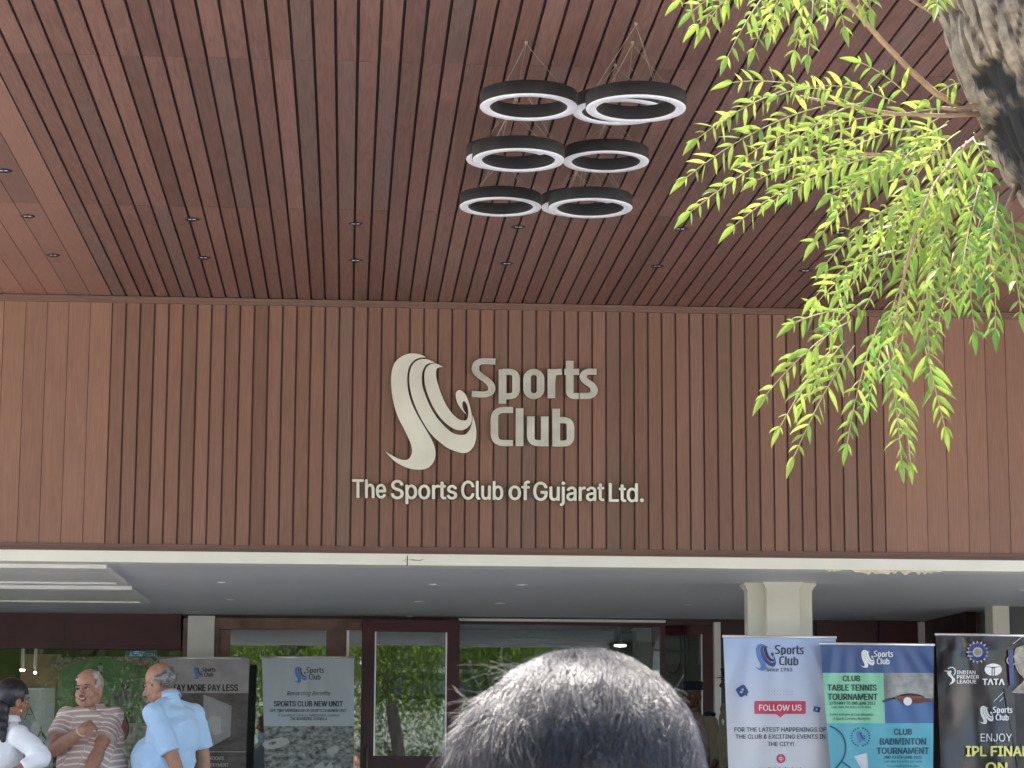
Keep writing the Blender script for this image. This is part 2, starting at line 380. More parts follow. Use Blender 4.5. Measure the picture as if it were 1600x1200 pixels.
bld = thing('club_building', 'sports club front with dark plank canopy and plank wall over a glazed porch', 'building', (0, YF, 0))
rt = lambda k=0.085, gp=0.14: (random.gauss(1.0, k), (random.random()*0.5 if random.random() < gp else 0.12*random.random()), random.random())
# plank ceiling
P = 0.1052; GAP = 0.0155
c = MB(); x = XL
joints = [YF, atz(600, 329, ZC).y, atz(400, 92, ZC).y, YE+0.55, YE+0.02]
joints = sorted(set(joints))
while x < XR-0.01:
    x1 = min(x+P, XR)
    for a, b in zip(joints, joints[1:]):
        dz = random.uniform(-0.0015, 0.0015)
        c.box(x+GAP/2+random.uniform(-.001,.001), x1-GAP/2, a+0.001, b-0.0015, ZC+dz, ZC+0.022+dz, 0, rt())
    x = x1
PW = 0.158
for s0, s1 in ((BX0+0.05, XL), (XR, BX1-0.05)):
    n = int(round((s1-s0)/PW)); 
    for i in range(n):
        a0 = s1-(i+1)*PW if s1 == XL else s0+i*PW
        for a, b in zip(joints, joints[1:]):
            c.box(a0+0.0022, a0+PW-0.0022, a+0.001, b-0.0015, ZC, ZC+0.022, 1, rt(0.07, 0.1))
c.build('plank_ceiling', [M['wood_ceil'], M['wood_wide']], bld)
c = MB(); c.box(BX0, BX1, YE, YF, ZC+0.013, ZC+0.45); c.build('canopy_roof', mat('ceiling_groove', (0.040, 0.024, 0.021), 0.8), bld)
c = MB(); c.box(BX0-0.04, BX1+0.04, YE-0.04, YE, ZC-0.06, ZC+0.5); c.build('canopy_edge', M['wood_trim'], bld)
# plank wall
c = MB(); x = XL; zt = at(760, 484, YF).z-0.004; zb = at(800, 857, YF).z; PF = 0.1054
while x < XR-0.01:
    x1 = min(x+PF, XR); dy = random.uniform(-0.002, 0.002)
    c.box(x+0.0075, x1-0.0075, YF-0.022+dy, YF, zb, zt+0.02, 0, rt(0.08)); x = x1
for s0, s1 in ((BX0+0.05, XL), (XR, BX1-0.05)):
    n = int(round((s1-s0)/PW))
    for i in range(n):
        a0 = s1-(i+1)*PW if s1 == XL else s0+i*PW
        tt = rt(0.06, 0.05); c.box(a0+0.002, a0+PW-0.002, YF-0.022, YF, zb, zt+0.02, 0, (tt[0]*1.22, tt[1]*0.3, tt[2]))
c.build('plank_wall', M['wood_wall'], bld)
c = MB(); c.box(BX0, BX1, YF-0.012, YF+0.25, ZS+0.12, ZC+0.45); c.build('wall_backing', mat('groove_brown', (0.110, 0.058, 0.042), 0.8), bld)
c = MB()
c.box(BX0, BX1, YF-0.05, YF-0.001, zt, ZC-0.004, 0, (1.0, .1, .3)); c.box(BX0, BX1, YF-0.062, YF-0.05, zt+0.03, ZC-0.006, 0, (1.06, .1, .6))
c.build('upper_rail', M['wood_trim'], bld)
c = MB()
c.box(BX0, BX1, YF-0.04, YF-0.001, ZW0+0.022, zb, 0, (0.95, .1, .2)); c.box(BX0, BX1, YF-0.055, YF-0.001, ZW0+0.001, ZW0+0.021, 0, (0.8, .1, .7))
c.build('lower_rail', M['wood_trim'], bld)
# cream beam and porch underside
c = MB(); c.box(BX0, BX1, YF-0.045, YF+0.22, ZS, ZW0); c.build('cream_beam', M['beam'], bld)
c = MB(); c.box(BX0, BX1, YF+0.22, YD+0.3, ZS+0.004, ZS+0.11); c.build('porch_soffit', M['soffit'], bld)
# flaked plaster and crack along the beam
c = MB()
def blob2(mb, px0, px1, py0, py1, Y, off=0.004, n=15):
    top = [(px0+(px1-px0)*i/n, py0) for i in range(n+1)]
    bot = [(px0+(px1-px0)*i/n, py0+(py1-py0)*(0.25+0.75*random.random())*min(1, 6*min(i/n, 1-i/n)+0.1)) for i in range(n+1)]
    mb.poly(top+bot[::-1], lambda u, v, o: at(u, v, Y+o), 0, 0.012)
blob2(c, 1332, 1408, 890.5, 899, YF-0.051); blob2(c, 1402, 1474, 891.5, 898.5, YF-0.052); blob2(c, 1290, 1318, 889.5, 894, YF-0.051)
c.build('flaked_plaster', M['chip'], bld)
c = MB()
c.poly([(636,868),(637.4,868),(637,884),(635.4,884)], lambda u, v, o: at(u, v, YF-0.0465+o))
c.poly([(637,874.5),(645,874.2),(655,875.4),(664,873),(656,876.2),(645,875.4)], lambda u, v, o: at(u, v, YF-0.0465+o))
c.poly([(629,876),(636,871),(636,880)], lambda u, v, o: at(u, v, YF-0.0465+o), 1)
c.build('crack', [M['gap'], M['chip']], bld)
# two slatted hatches in the underside
for k, (ya, yb, xe) in enumerate(((881.5, 907.5, 197), (915, 937, 232))):
    y0 = atz(100, ya, ZS).y+0.03; y1 = atz(100, yb, ZS).y; x1 = atz(xe, yb, ZS).x; x0 = BX0+2.0
    h = MB(); z0 = ZS-0.028
    h.box(x0, x1, y0, y0+0.06, z0, ZS+0.003); h.box(x0, x1, y1-0.06, y1, z0, ZS+0.003); h.box(x1-0.07, x1, y0+0.0602, y1-0.0602, z0, ZS+0.003)
    n = 6
    for i in range(n):
        a = y0+0.06+(y1-y0-0.12)*i/n; b = y0+0.06+(y1-y0-0.12)*(i+1)/n
        h.box(x0, x1-0.071, a+0.004, b-0.004, ZS-0.014, ZS+0.003)
    o = h.build('soffit_hatch', M['white'], bld)

def fx(px, py, Y): return at(px, py, Y).x
def fz(px, py, Y): return at(px, py, Y).z
def fbox(mb, px0, py0, px1, py1, Y0, Y1, m=0, z0=None, tone=(1, 0, 0)):
    pm = 1100 if py1 is None else (py0+py1)/2
    x0, x1 = fx(px0, pm, Y0), fx(px1, pm, Y0); zz1 = fz((px0+px1)/2, py0, Y0)
    zz0 = z0 if py1 is None else fz((px0+px1)/2, py1, Y0)
    mb.box(x0, x1, Y0, Y1, zz0, zz1, m, tone)
# column with stepped capital
YC = 18.3
c = MB()
yt = 0
def colpart(px0, px1, Y0, Y1):
    x0, x1 = fx(px0, 960, YC), fx(px1, 960, YC); c.box(x0, x1, Y0, Y1, FL+0.002, ZS+0.002)
    z = ZS+0.003
    for dz, e in ((0.055, 0.008), (0.04, 0.018), (0.022, 0.030)):
        c.box(x0-e, x1+e, Y0-e, Y1+e, z-dz, z+0.0005*e/0.01)
colpart(1198.5, 1249, YC, YC+0.40)
colpart(1172, 1198.4, YC+0.10, YC+0.26); colpart(1249.1, 1273, YC+0.10, YC+0.26)
c.build('column', M['cream'], bld)

# ---- glazed front
c = MB(); fbox(c, -240, 952, 283, 1012, YD, YD+0.14); 
fbox(c, 283, 966, 290, None, YD-0.02, YD+0.15, 1, FL)
fbox(c, 0, 972, 101, 1005, YD-0.012, YD, 0); fbox(c, 108, 972, 279, 1005, YD-0.012, YD, 0)
fbox(c, -240, 1008, 283, 1013, YD-0.025, YD, 0)
c.build('window_header', [M['redwood'], M['brownwood'], M['darkwood']], bld)
c = MB(); fbox(c, -240, 1012, 283, None, YD+0.05, YD+0.06, 0, FL+0.3); c.build('shop_window', glass('shop_glass', 0.055, (0.96, 0.97, 0.96)), bld)
c = MB(); fbox(c, -240, None or 1300, 283, None, YD, YD+0.14, 0, FL); c.build('window_sill', M['darkwood'], bld)
c = MB(); fbox(c, 290.2, 962, 332, None, YD-0.06, YD+0.2, 0, FL); c.build('white_pilaster', M['white'], bld)
c = MB(); c.box(fx(290, 960, YD+.04), fx(1438, 960, YD+.04), YD+.04, YD+.10, fz(800, 974, YD), ZS+.06); c.build('head_wall', M['darkwood'], bld)
# brown framed window beside the doors
w1 = MB()
fbox(w1, 332.2, 966, 339, None, YD-0.03, YD+0.12, 0, FL); fbox(w1, 339.2, 968, 566, 984, YD, YD+0.1, 0); fbox(w1, 339.2, 966, 566, 969, YD-0.03, YD-0.001, 0)
fbox(w1, 339.2, 984.3, 358, None, YD, YD+0.1, 0, FL); fbox(w1, 508, 984.3, 538.5, None, YD, YD+0.1, 0, FL)
fbox(w1, 522, 972, 526, None, YD-0.012, YD-0.001, 0, FL); fbox(w1, 358, 1330, 508, None, YD, YD+0.1, 0, FL)
fr = w1.build('side_window', M['brownwood'], bld)
c = MB(); fbox(c, 357, 983.5, 509, 1331, YD+0.045, YD+0.053); fbox(c, 538, 983.5, 567, 1331, YD+0.047, YD+0.055); c.build('window_pane', M['glass'], fr)
c = MB(); fbox(c, 540, 985, 544, None, YD+0.02, YD+0.044, 0, FL); c.build('pane_bead', M['alu'], fr)
# left door leaf, a little ajar
def door_leaf(name, hx, hy, ang, width, ztop, mats, glass_mat, handle=True, stile=0.118, midz=None, flip=1):
    """leaf hinged at (hx, hy), turned by ang, width along local +x"""
    root = bpy.data.objects.new(name, None); COL.objects.link(root); root.parent = bld; root.location = V((hx, hy, 0))-WL[bld]
    root.rotation_euler = (0, 0, ang); WL[root] = V((0, 0, 0))
    z0 = FL+0.01; f = MB()
    f.box(0, stile, -0.025, 0.025, z0, ztop); f.box(width-stile, width, -0.025, 0.025, z0, ztop)
    f.box(stile, width-stile, -0.0245, 0.0245, ztop-0.125, ztop); f.box(stile, width-stile, -0.0245, 0.0245, z0, z0+0.22)
    mz = midz; f.box(stile, width-stile, -0.0245, 0.0245, mz-0.16, mz)
    for xx in (stile, width-stile-0.014): f.box(xx, xx+0.014, -0.03, 0.03, mz, ztop-0.125, 1)
    f.build('door_frame', mats, root)
    gl = MB(); gl.box(stile-0.01, width-stile+0.01, -0.004, 0.004, z0+0.2, ztop-0.11); gl.build('door_glass', glass_mat, root)
    if handle:
        h = MB(); hxx = 0.06
        for s in (-1, 1):
            h.tube([(hxx, s*0.03, mz-0.5), (hxx, s*0.06, mz-0.46), (hxx, s*0.075, mz-0.2), (hxx, s*0.06, mz+0.06), (hxx, s*0.03, mz+0.09)], [0.010, 0.012, 0.013, 0.012, 0.010], 8)
        h.build('door_handle', M['brass'], root, True)
    return root
zt_d = fz(640, 968, YD-0.15); YL = YD-0.12
hx = fx(718, 1000, YL); wl = hx-fx(566, 1000, YL)
a_l = math.radians(2.2)
# leaf drawn from its free edge (left) to the hinge (right)
dl = door_leaf('door_leaf', fx(566, 1000, YL-0.03), YL-0.03, a_l, wl*1.0, zt_d, [M['redwood'], M['alu']], glass('door_glass', 0.22), True, 0.125, fz(640, 1181, YL))
# middle opening: head, glass, right post
c = MB(); fbox(c, 717, 967.5, 1040, 971.5, YD-0.02, YD+0.12, 1); fbox(c, 717, 971.7, 1040, 976, YD, YD+0.12, 0)
fbox(c, 1033, 976.2, 1040, None, YD+0.02, YD+0.12, 0, FL)
fbox(c, 1117, 972, 1127, None, YD-0.05, YD+0.12, 1, FL)
c.build('door_surround', [M['redwood'], M['white']], bld)
c = MB(); fbox(c, 716, 975.5, 1034, None, YD+0.06, YD+0.066, 0, FL+0.02); c.build('middle_glass', glass('doorway_glass', 0.16, (0.88, 0.92, 0.92)), bld)
# right leaf opened inwards, hinged at its right edge
hxr = fx(1117, 1000, YD); ang = math.radians(180-38)
dr = door_leaf('door_leaf', hxr, YD+0.06, ang, 0.72, fz(1117, 971, YD), [M['redwood'], M['alu']], M['glass2'], True, 0.12, fz(1080, 1181, YD))
# dark wall and red header right of the doors
c = MB(); fbox(c, 1127.2, 972, 1276, None, YD, YD+0.12, 0, FL)
fbox(c, 1276.2, 973, 1371, 1040, YD, YD+0.12, 1); fbox(c, 1373.5, 973, 1438, 1040, YD, YD+0.12, 1); fbox(c, 1370.8, 973, 1373.7, None, YD-0.02, YD+0.1, 0, FL)
fbox(c, 1276.2, 1040.2, 1438, None, YD+0.01, YD+0.11, 0, FL)
c.build('right_panelling', [M['darkwood'], M['redwood']], bld)
c = MB(); fbox(c, 1438.2, 972, 1448, None, YD-0.04, YD+0.1, 0, FL); c.build('right_pilaster', M['white'], bld)
# side room that comes forward at the right
YR = 21.7
c = MB(); xr0 = fx(1510, 1000, YR); c.box(xr0, xr0+0.10, YR, YD+0.1, FL+0.002, ZS-0.002, 0); c.box(xr0-0.012, xr0, YR+0.02, YD-0.05, ZS-0.27, ZS-0.25, 0)
xr1 = fx(1529, 1000, YR); c.box(xr0+0.1002, xr1, YR-0.01, YR+0.1, FL+0.002, ZS-0.004, 1)
c.build('side_room_wall', [M['darkwood'], M['brownwood']], bld)
c = MB(); fbox(c, 1531, 958, 1551, None, YR+0.02, YR+0.1, 0, FL); c.build('side_room_blind', mat('grey_panel', (0.30, 0.31, 0.29), 0.7, var=0.25, vscale=9), bld)
c = MB(); YP = 20.9; fbox(c, 1555, 944, 1581, None, YP, YP+0.26, 0, FL); c.build('side_pillar', M['cream'], bld)
c = MB(); fbox(c, 1581.2, 930, 1900, None, YP+0.05, YP+0.2, 0, FL); c.build('side_wall', mat('grey_wall', (0.10, 0.10, 0.10), 0.6, var=0.1), bld)
# the room behind the glass
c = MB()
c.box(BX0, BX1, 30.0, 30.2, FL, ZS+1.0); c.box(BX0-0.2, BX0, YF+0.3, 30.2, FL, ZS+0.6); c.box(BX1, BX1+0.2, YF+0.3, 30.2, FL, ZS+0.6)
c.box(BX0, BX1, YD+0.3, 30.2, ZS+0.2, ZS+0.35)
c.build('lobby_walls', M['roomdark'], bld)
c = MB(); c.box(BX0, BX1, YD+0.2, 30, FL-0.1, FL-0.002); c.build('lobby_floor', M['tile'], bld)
GB = mat('grey_beam', (0.24, 0.25, 0.26), 0.6)
for yy, z in ((25.4, 0.02), (26.8, 0.0), (28.0, 0.0)): c = MB(); c.box(fx(690, 1000, yy), fx(960, 1000, yy), yy, yy+0.25, ZS-0.02+z, ZS+0.2); c.build('lobby_beam', GB, bld)
c = MB(); x0 = fx(994, 1000, 25.1); x1 = fx(1031, 1000, 25.1); zz = fz(1010, 988, 25.1); c.box(x0, x1, 25.1, 25.4, FL, zz)
for i in range(3): c.box(x0-0.012*i, x1+0.012*i, 25.1-0.012*i, 25.4+0.012*i, zz+0.015*i, zz+0.015*(i+1)+0.001)
c.build('lobby_column', M['white'], bld)
c = MB(); c.box(fx(1036, 1000, 24.8), fx(1160, 1000, 24.8), 24.8, 24.9, FL, ZS+0.2); c.build('lobby_screen', mat('pale_green_wall', (0.42, 0.44, 0.38), 0.7, var=0.06), bld)
c = MB()
pts = [at(1061, 990+i*0.0, 24.75) for i in (0,)]
pts = [at(u, v, 24.75) for u, v in ((1062,990),(1064,1010),(1064,1030),(1060,1047),(1054,1052),(1047,1051))]
c.tube(pts, 0.006, 6); c.tube([at(1070, 988, 24.75), at(1070.5, 1075, 24.75)], 0.005, 6); c.tube([at(1046, 992, 24.74), at(1102, 990, 24.74)], 0.012, 6)
c.build('lobby_cable', M['black'], bld)
c = MB(); c.box(fx(30, 1100, 24.0), fx(93, 1100, 24.0), 24.0, 24.1, FL, fz(60, 1022, 24.0)); c.build('lobby_partition', mat('brown_board', (0.34, 0.21, 0.14), 0.6, var=0.15), bld)
# body of the building above and behind
c = MB(); c.box(BX0, BX1, YF+0.3, 32, ZS+0.65, ZC+2.2); c.build('upper_block', M['beam'], bld)

# ================================================================== SIGN
YSG = YF-0.05
sg = thing('club_sign', 'brushed metal sports club emblem and lettering mounted on the plank wall', 'sign', at(780, 680, YSG))
fn = lambda u, v, o: at(u, v, YSG)+V((0, o, 0))
D = 0.022
c = MB()
for Pp in EMBLEM: c.poly([(p[0], p[1]) for p in Pp], fn, 0, D, mside=1)
c.build('emblem', [M['goldsteel'], M['signside']], sg)
c = MB(); wordmark(c, WORDS_SPORTS, fn, 0, D, 1); wordmark(c, WORDS_CLUB, fn, 0, D, 1); c.build('word_mark', [M['steel'], M['signside']], sg)
c = MB()
for wd_, a, b, yb in (('The', 551, 602.5, 777.5), ('Sports', 611.5, 713.5, 779), ('Club', 721.5, 785.5, 780), ('of', 795.5, 827.5, 780.5), ('Gujarat', 834, 943.5, 781.8), ('Ltd.', 952, 1005, 783.5)):
    write(c, wd_, a, b, yb, 28.3, fn, 0, 0.019, D, 1, rise=0.6)
c.build('club_name', [M['goldsteel'], M['signside']], sg)

# ================================================================== RING LIGHTS
RD = 0.465
def ring_light(lbl):
    r = thing('ring_light', lbl, 'pendant light', (0, 0, 0), 'black ring pendant lights under the canopy')
    ro, ri, h = RD/2, RD/2-0.050, 0.068
    m = MB(); m.lathe((0,0,0), [(ro,0.004),(ro,h),(ro-0.004,h+0.002),(ri+0.004,h+0.002),(ri,h),(ri,0.004)], 72, 0); m.build('ring_body', M['ringblack'], r, True)
    m = MB(); m.lathe((0,0,0), [(ro-0.001,0.004),(ro-0.003,0.0),(ri+0.003,0.0),(ri+0.001,0.004)], 72, 0); m.build('diffuser', M['diffuser'], r, True)
    return r
rings = [(826, 168.6, 153.5), (993.5, 171, 156.8), (968, 176, 148), (810, 251.3, 144.4), (797, 250.3, 138), (946.8, 253.7, 134.8), (782, 324.2, 128.5), (922.6, 326.2, 131.8), (908, 325, 125)]
rl = ['black ring pendant nearest the camera on the left, sharply round with a pale rim', 'nearest right ring pendant, hung in front of another ring', 'ring pendant half hidden behind the nearest right ring',
      'middle row left ring pendant hiding another ring behind it', 'ring pendant mostly hidden behind the middle left ring', 'middle row right ring pendant hanging alone',
      'farthest row left ring pendant, lowest on the left in the photo', 'farthest row right ring pendant with a ring behind it', 'ring pendant showing between the two rings of the farthest row']
proto = None
for i, ((u, v, wpx), lb) in enumerate(zip(rings, rl)):
    d = ray(u, v).normalized(); slant = FPX/math.sqrt(1+((u-800)/FPX)**2+((600-v)/FPX)**2)*RD/wpx*(1+((600-v)/FPX)**2)
    p = CAM+d*slant
    if proto is None: proto = ring_light(lb); r = proto
    else: r = copy_tree(proto); r['label'] = lb
    r.location = p; WL[r] = V(p)
    # suspension wires meet under a small ceiling plate
    m = MB(); top = V((p.x+random.uniform(-.03, .03), p.y+random.uniform(-.03, .03), ZC))
    q0 = random.uniform(0, 2)
    for k in range(3):
        q = q0+k*2.094; e = p+V((math.cos(q)*(RD/2-0.02), math.sin(q)*(RD/2-0.02), 0.069))
        m.tube([e, top-V((0, 0, 0.012))], 0.0013, 5)
    m.lathe(top, [(0.0, -0.012), (0.007, -0.012), (0.008, 0.0)], 12); 
    m.build('suspension_wires', M['wire'], r)

# ================================================================== DOWNLIGHTS
def downlight(lbl, grp, white=False):
    r = thing('downlight', lbl, 'downlight', (0, 0, 0), grp)
    m = MB()
    m.lathe((0,0,0), [(0.030, 0.0), (0.036, -0.004), (0.045, -0.003), (0.047, 0.001)], 28, 0); m.build('trim_ring', M['white'] if white else M['black'], r, True)
    m = MB()
    if white: m.lathe((0,0,0), [(0.0, -0.002), (0.031, -0.002)], 24, 0); m.build('lamp_face', M['lamp2'], r)
    else:
        m.lathe((0,0,0), [(0.031, -0.001), (0.024, 0.0015), (0.020, 0.003)], 24, 0); m.lathe((0,0,0), [(0.0, 0.0005), (0.021, 0.0008)], 20, 1)
        m.lathe((0.014,-0.008,0), [(0.0, -0.003), (0.011, -0.001)], 10, 2); m.lathe((-0.014,-0.008,0), [(0.0, -0.003), (0.010, -0.001)], 10, 2)  # small white discs: painted glints off the lamp glass
        m.build('reflector', [M['chrome'], M['black'], M['diffuser']], r)
    return r
DL = [(6,267,'downlight cut by the left edge in the wide planks'), (43,338,'middle downlight of three in the wide planks at left'), (83,399,'downlight in the wide planks nearest the plank wall'),
      (300,343,'upper downlight of the left pair in the slatted ceiling'), (318,403,'lower downlight of the left pair in the slatted ceiling'), (556,350,'upper downlight of the pair straight above the sign emblem'),
      (556,407,'lower downlight of the pair straight above the sign emblem'), (810,355,'downlight just under the farthest ring pendants'), (792,412,'downlight between the ring pendants and the plank wall'),
      (1063,358,'downlight partly behind a lone leaf tip'), (1027,416,'downlight between lone leaf tip and plank wall'), (1312,364,'downlight showing through the hanging leaves'), (1258,423,'downlight left of the hanging leaves, close to the wall')]
dp = None
for u, v, lb in DL:
    if dp is None: dp = downlight(lb, 'black rimmed downlights in the plank ceiling'); o = dp
    else: o = copy_tree(dp); o['label'] = lb
    o.location = atz(u, v, ZC-0.003); WL[o] = V(o.location)
SL = [(347,910,'white soffit light nearest the hatches, front one'), (361,937,'white soffit light nearest the hatches, rear one'), (676.6,913,'white soffit light under the sign emblem, front row'), (815.6,913.7,'white soffit light under the word club, front row'),
      (656,940,'white soffit light above the left door leaf, middle row'), (782,943,'white soffit light above the grey haired head'), (640.6,962.8,'white soffit light right over the left door leaf'), (1075,945,'white soffit light left of the cream column'), (1598,922,'white soffit light at the right edge of the photo')]
dp = None
for u, v, lb in SL:
    if dp is None: dp = downlight(lb, 'white lights in the porch soffit', True); o = dp
    else: o = copy_tree(dp); o['label'] = lb
    o.location = atz(u, v, ZS+0.003); WL[o] = V(o.location)
def lobby_lamp(u, v, Y, lb, rr=0.09):
    r = thing('lobby_lamp', lb, 'ceiling lamp', at(u, v, Y), 'lit lamps inside the lobby'); p = at(u, v, Y)
    m = MB(); m.lathe(p, [(0.0, -0.02), (rr*0.9, -0.015), (rr, 0.0)], 20); m.build('lamp_shade', M['lamp'], r, True)
    m = MB(); m.lathe(p, [(rr, 0.001), (rr*0.5, 0.03), (0.02, 0.04), (0.008, ZS+0.2-p.z)], 12); m.build('lamp_stem', M['white'], r, True)
lobby_lamp(969, 1008, 26.5, 'bright lamp seen through the middle doorway', 0.07)
lobby_lamp(35, 1046, 23.6, 'small bright lamp behind the shop window above the woman', 0.025)
lobby_lamp(55, 1050, 23.6, 'smaller lamp behind the shop window beside the brown board', 0.014)
lobby_lamp(213, 1011, 23.6, 'tiny lamp behind the shop window near the caution sign', 0.014)

# ================================================================== BANNERS
def flat(name, c, rough=0.35, spec=0.5, var=0.0, vscale=30): return mat(name, c, rough, var=var, vscale=vscale, spec=spec)
INK = dict(
    pale=flat('print_pale_blue', (0.50, 0.58, 0.72), 0.3), palew=flat('print_white', (0.66, 0.68, 0.72), 0.3), white=flat('print_pure_white', (0.80, 0.80, 0.80), 0.3),
    navy=flat('print_navy', (0.022, 0.024, 0.075), 0.4), blue=flat('print_blue', (0.045, 0.090, 0.24), 0.3), lblue=flat('print_light_blue', (0.10, 0.22, 0.52), 0.4),
    mid=flat('print_mid_blue', (0.055, 0.075, 0.26), 0.4), purple=flat('print_purple', (0.05, 0.035, 0.13), 0.4),
    red=flat('print_crimson', (0.58, 0.03, 0.10), 0.35), mint=flat('print_mint', (0.25, 0.60, 0.40), 0.35), cyan=flat('print_cyan', (0.10, 0.42, 0.52), 0.35),
    ink=flat('print_dark_green', (0.02, 0.06, 0.05), 0.45), teal=flat('print_teal_ink', (0.02, 0.08, 0.14), 0.45), black=flat('print_black', (0.022, 0.018, 0.020), 0.26, 0.55),
    yellow=flat('print_yellow', (0.80, 0.80, 0.22), 0.4), grey=flat('print_grey', (0.33, 0.31, 0.32), 0.35, var=0.2, vscale=6), dgrey=flat('print_dark_grey', (0.045, 0.04, 0.042), 0.35, var=0.3, vscale=8),
    silver=flat('print_silver', (0.42, 0.39, 0.32), 0.5, var=0.35, vscale=25), green=flat('print_court_green', (0.085, 0.23, 0.095), 0.5, var=0.12, vscale=3),
    icegrey=flat('print_ice_grey', (0.42, 0.49, 0.54), 0.3), paddle=flat('print_rust', (0.20, 0.07, 0.05), 0.5), tblue=flat('print_table_blue', (0.06, 0.14, 0.34), 0.4),
    mauve=flat('print_mauve', (0.10, 0.07, 0.17), 0.5), skin=flat('print_skin', (0.16, 0.09, 0.065), 0.5), orange=flat('print_orange', (0.62, 0.16, 0.12), 0.4), lgrey=flat('print_light_grey', (0.45, 0.45, 0.44), 0.5, var=0.05))
# grey photograph prints made of noise
def photo_mat(name, a, b, scale, stretch=(1, 1, 1)):
    m, t, bs, L = nodes(name); N = t.nodes.new
    tc = N('ShaderNodeTexCoord'); mp = N('ShaderNodeMapping'); mp.inputs['Scale'].default_value = stretch
    n = N('ShaderNodeTexNoise'); n.inputs['Scale'].default_value = scale; n.inputs['Detail'].default_value = 7; n.inputs['Roughness'].default_value = 0.65
    cr = N('ShaderNodeValToRGB'); cr.color_ramp.elements[0].position = 0.36; cr.color_ramp.elements[0].color = (*a, 1)
    cr.color_ramp.elements[1].position = 0.68; cr.color_ramp.elements[1].color = (*b, 1)
    L.new(tc.outputs['Object'], mp.inputs[0]); L.new(mp.outputs[0], n.inputs['Vector']); L.new(n.outputs['Fac'], cr.inputs[0]); L.new(cr.outputs[0], bs.inputs['Base Color'])
    bs.inputs['Roughness'].default_value = 0.35
    return m
INK['aerial'] = photo_mat('print_aerial_photo', (0.03, 0.035, 0.03), (0.42, 0.44, 0.42), 16, (1, 1, 1.6))
INK['blurgrey'] = photo_mat('print_blurred_hall', (0.16, 0.16, 0.15), (0.50, 0.50, 0.47), 4)
INK['crowd'] = photo_mat('print_crowd', (0.03, 0.035, 0.04), (0.36, 0.27, 0.25), 35)
INK['roomphoto'] = photo_mat('print_room_photo', (0.035, 0.028, 0.028), (0.16, 0.13, 0.125), 3.0, (1, 1, 2))

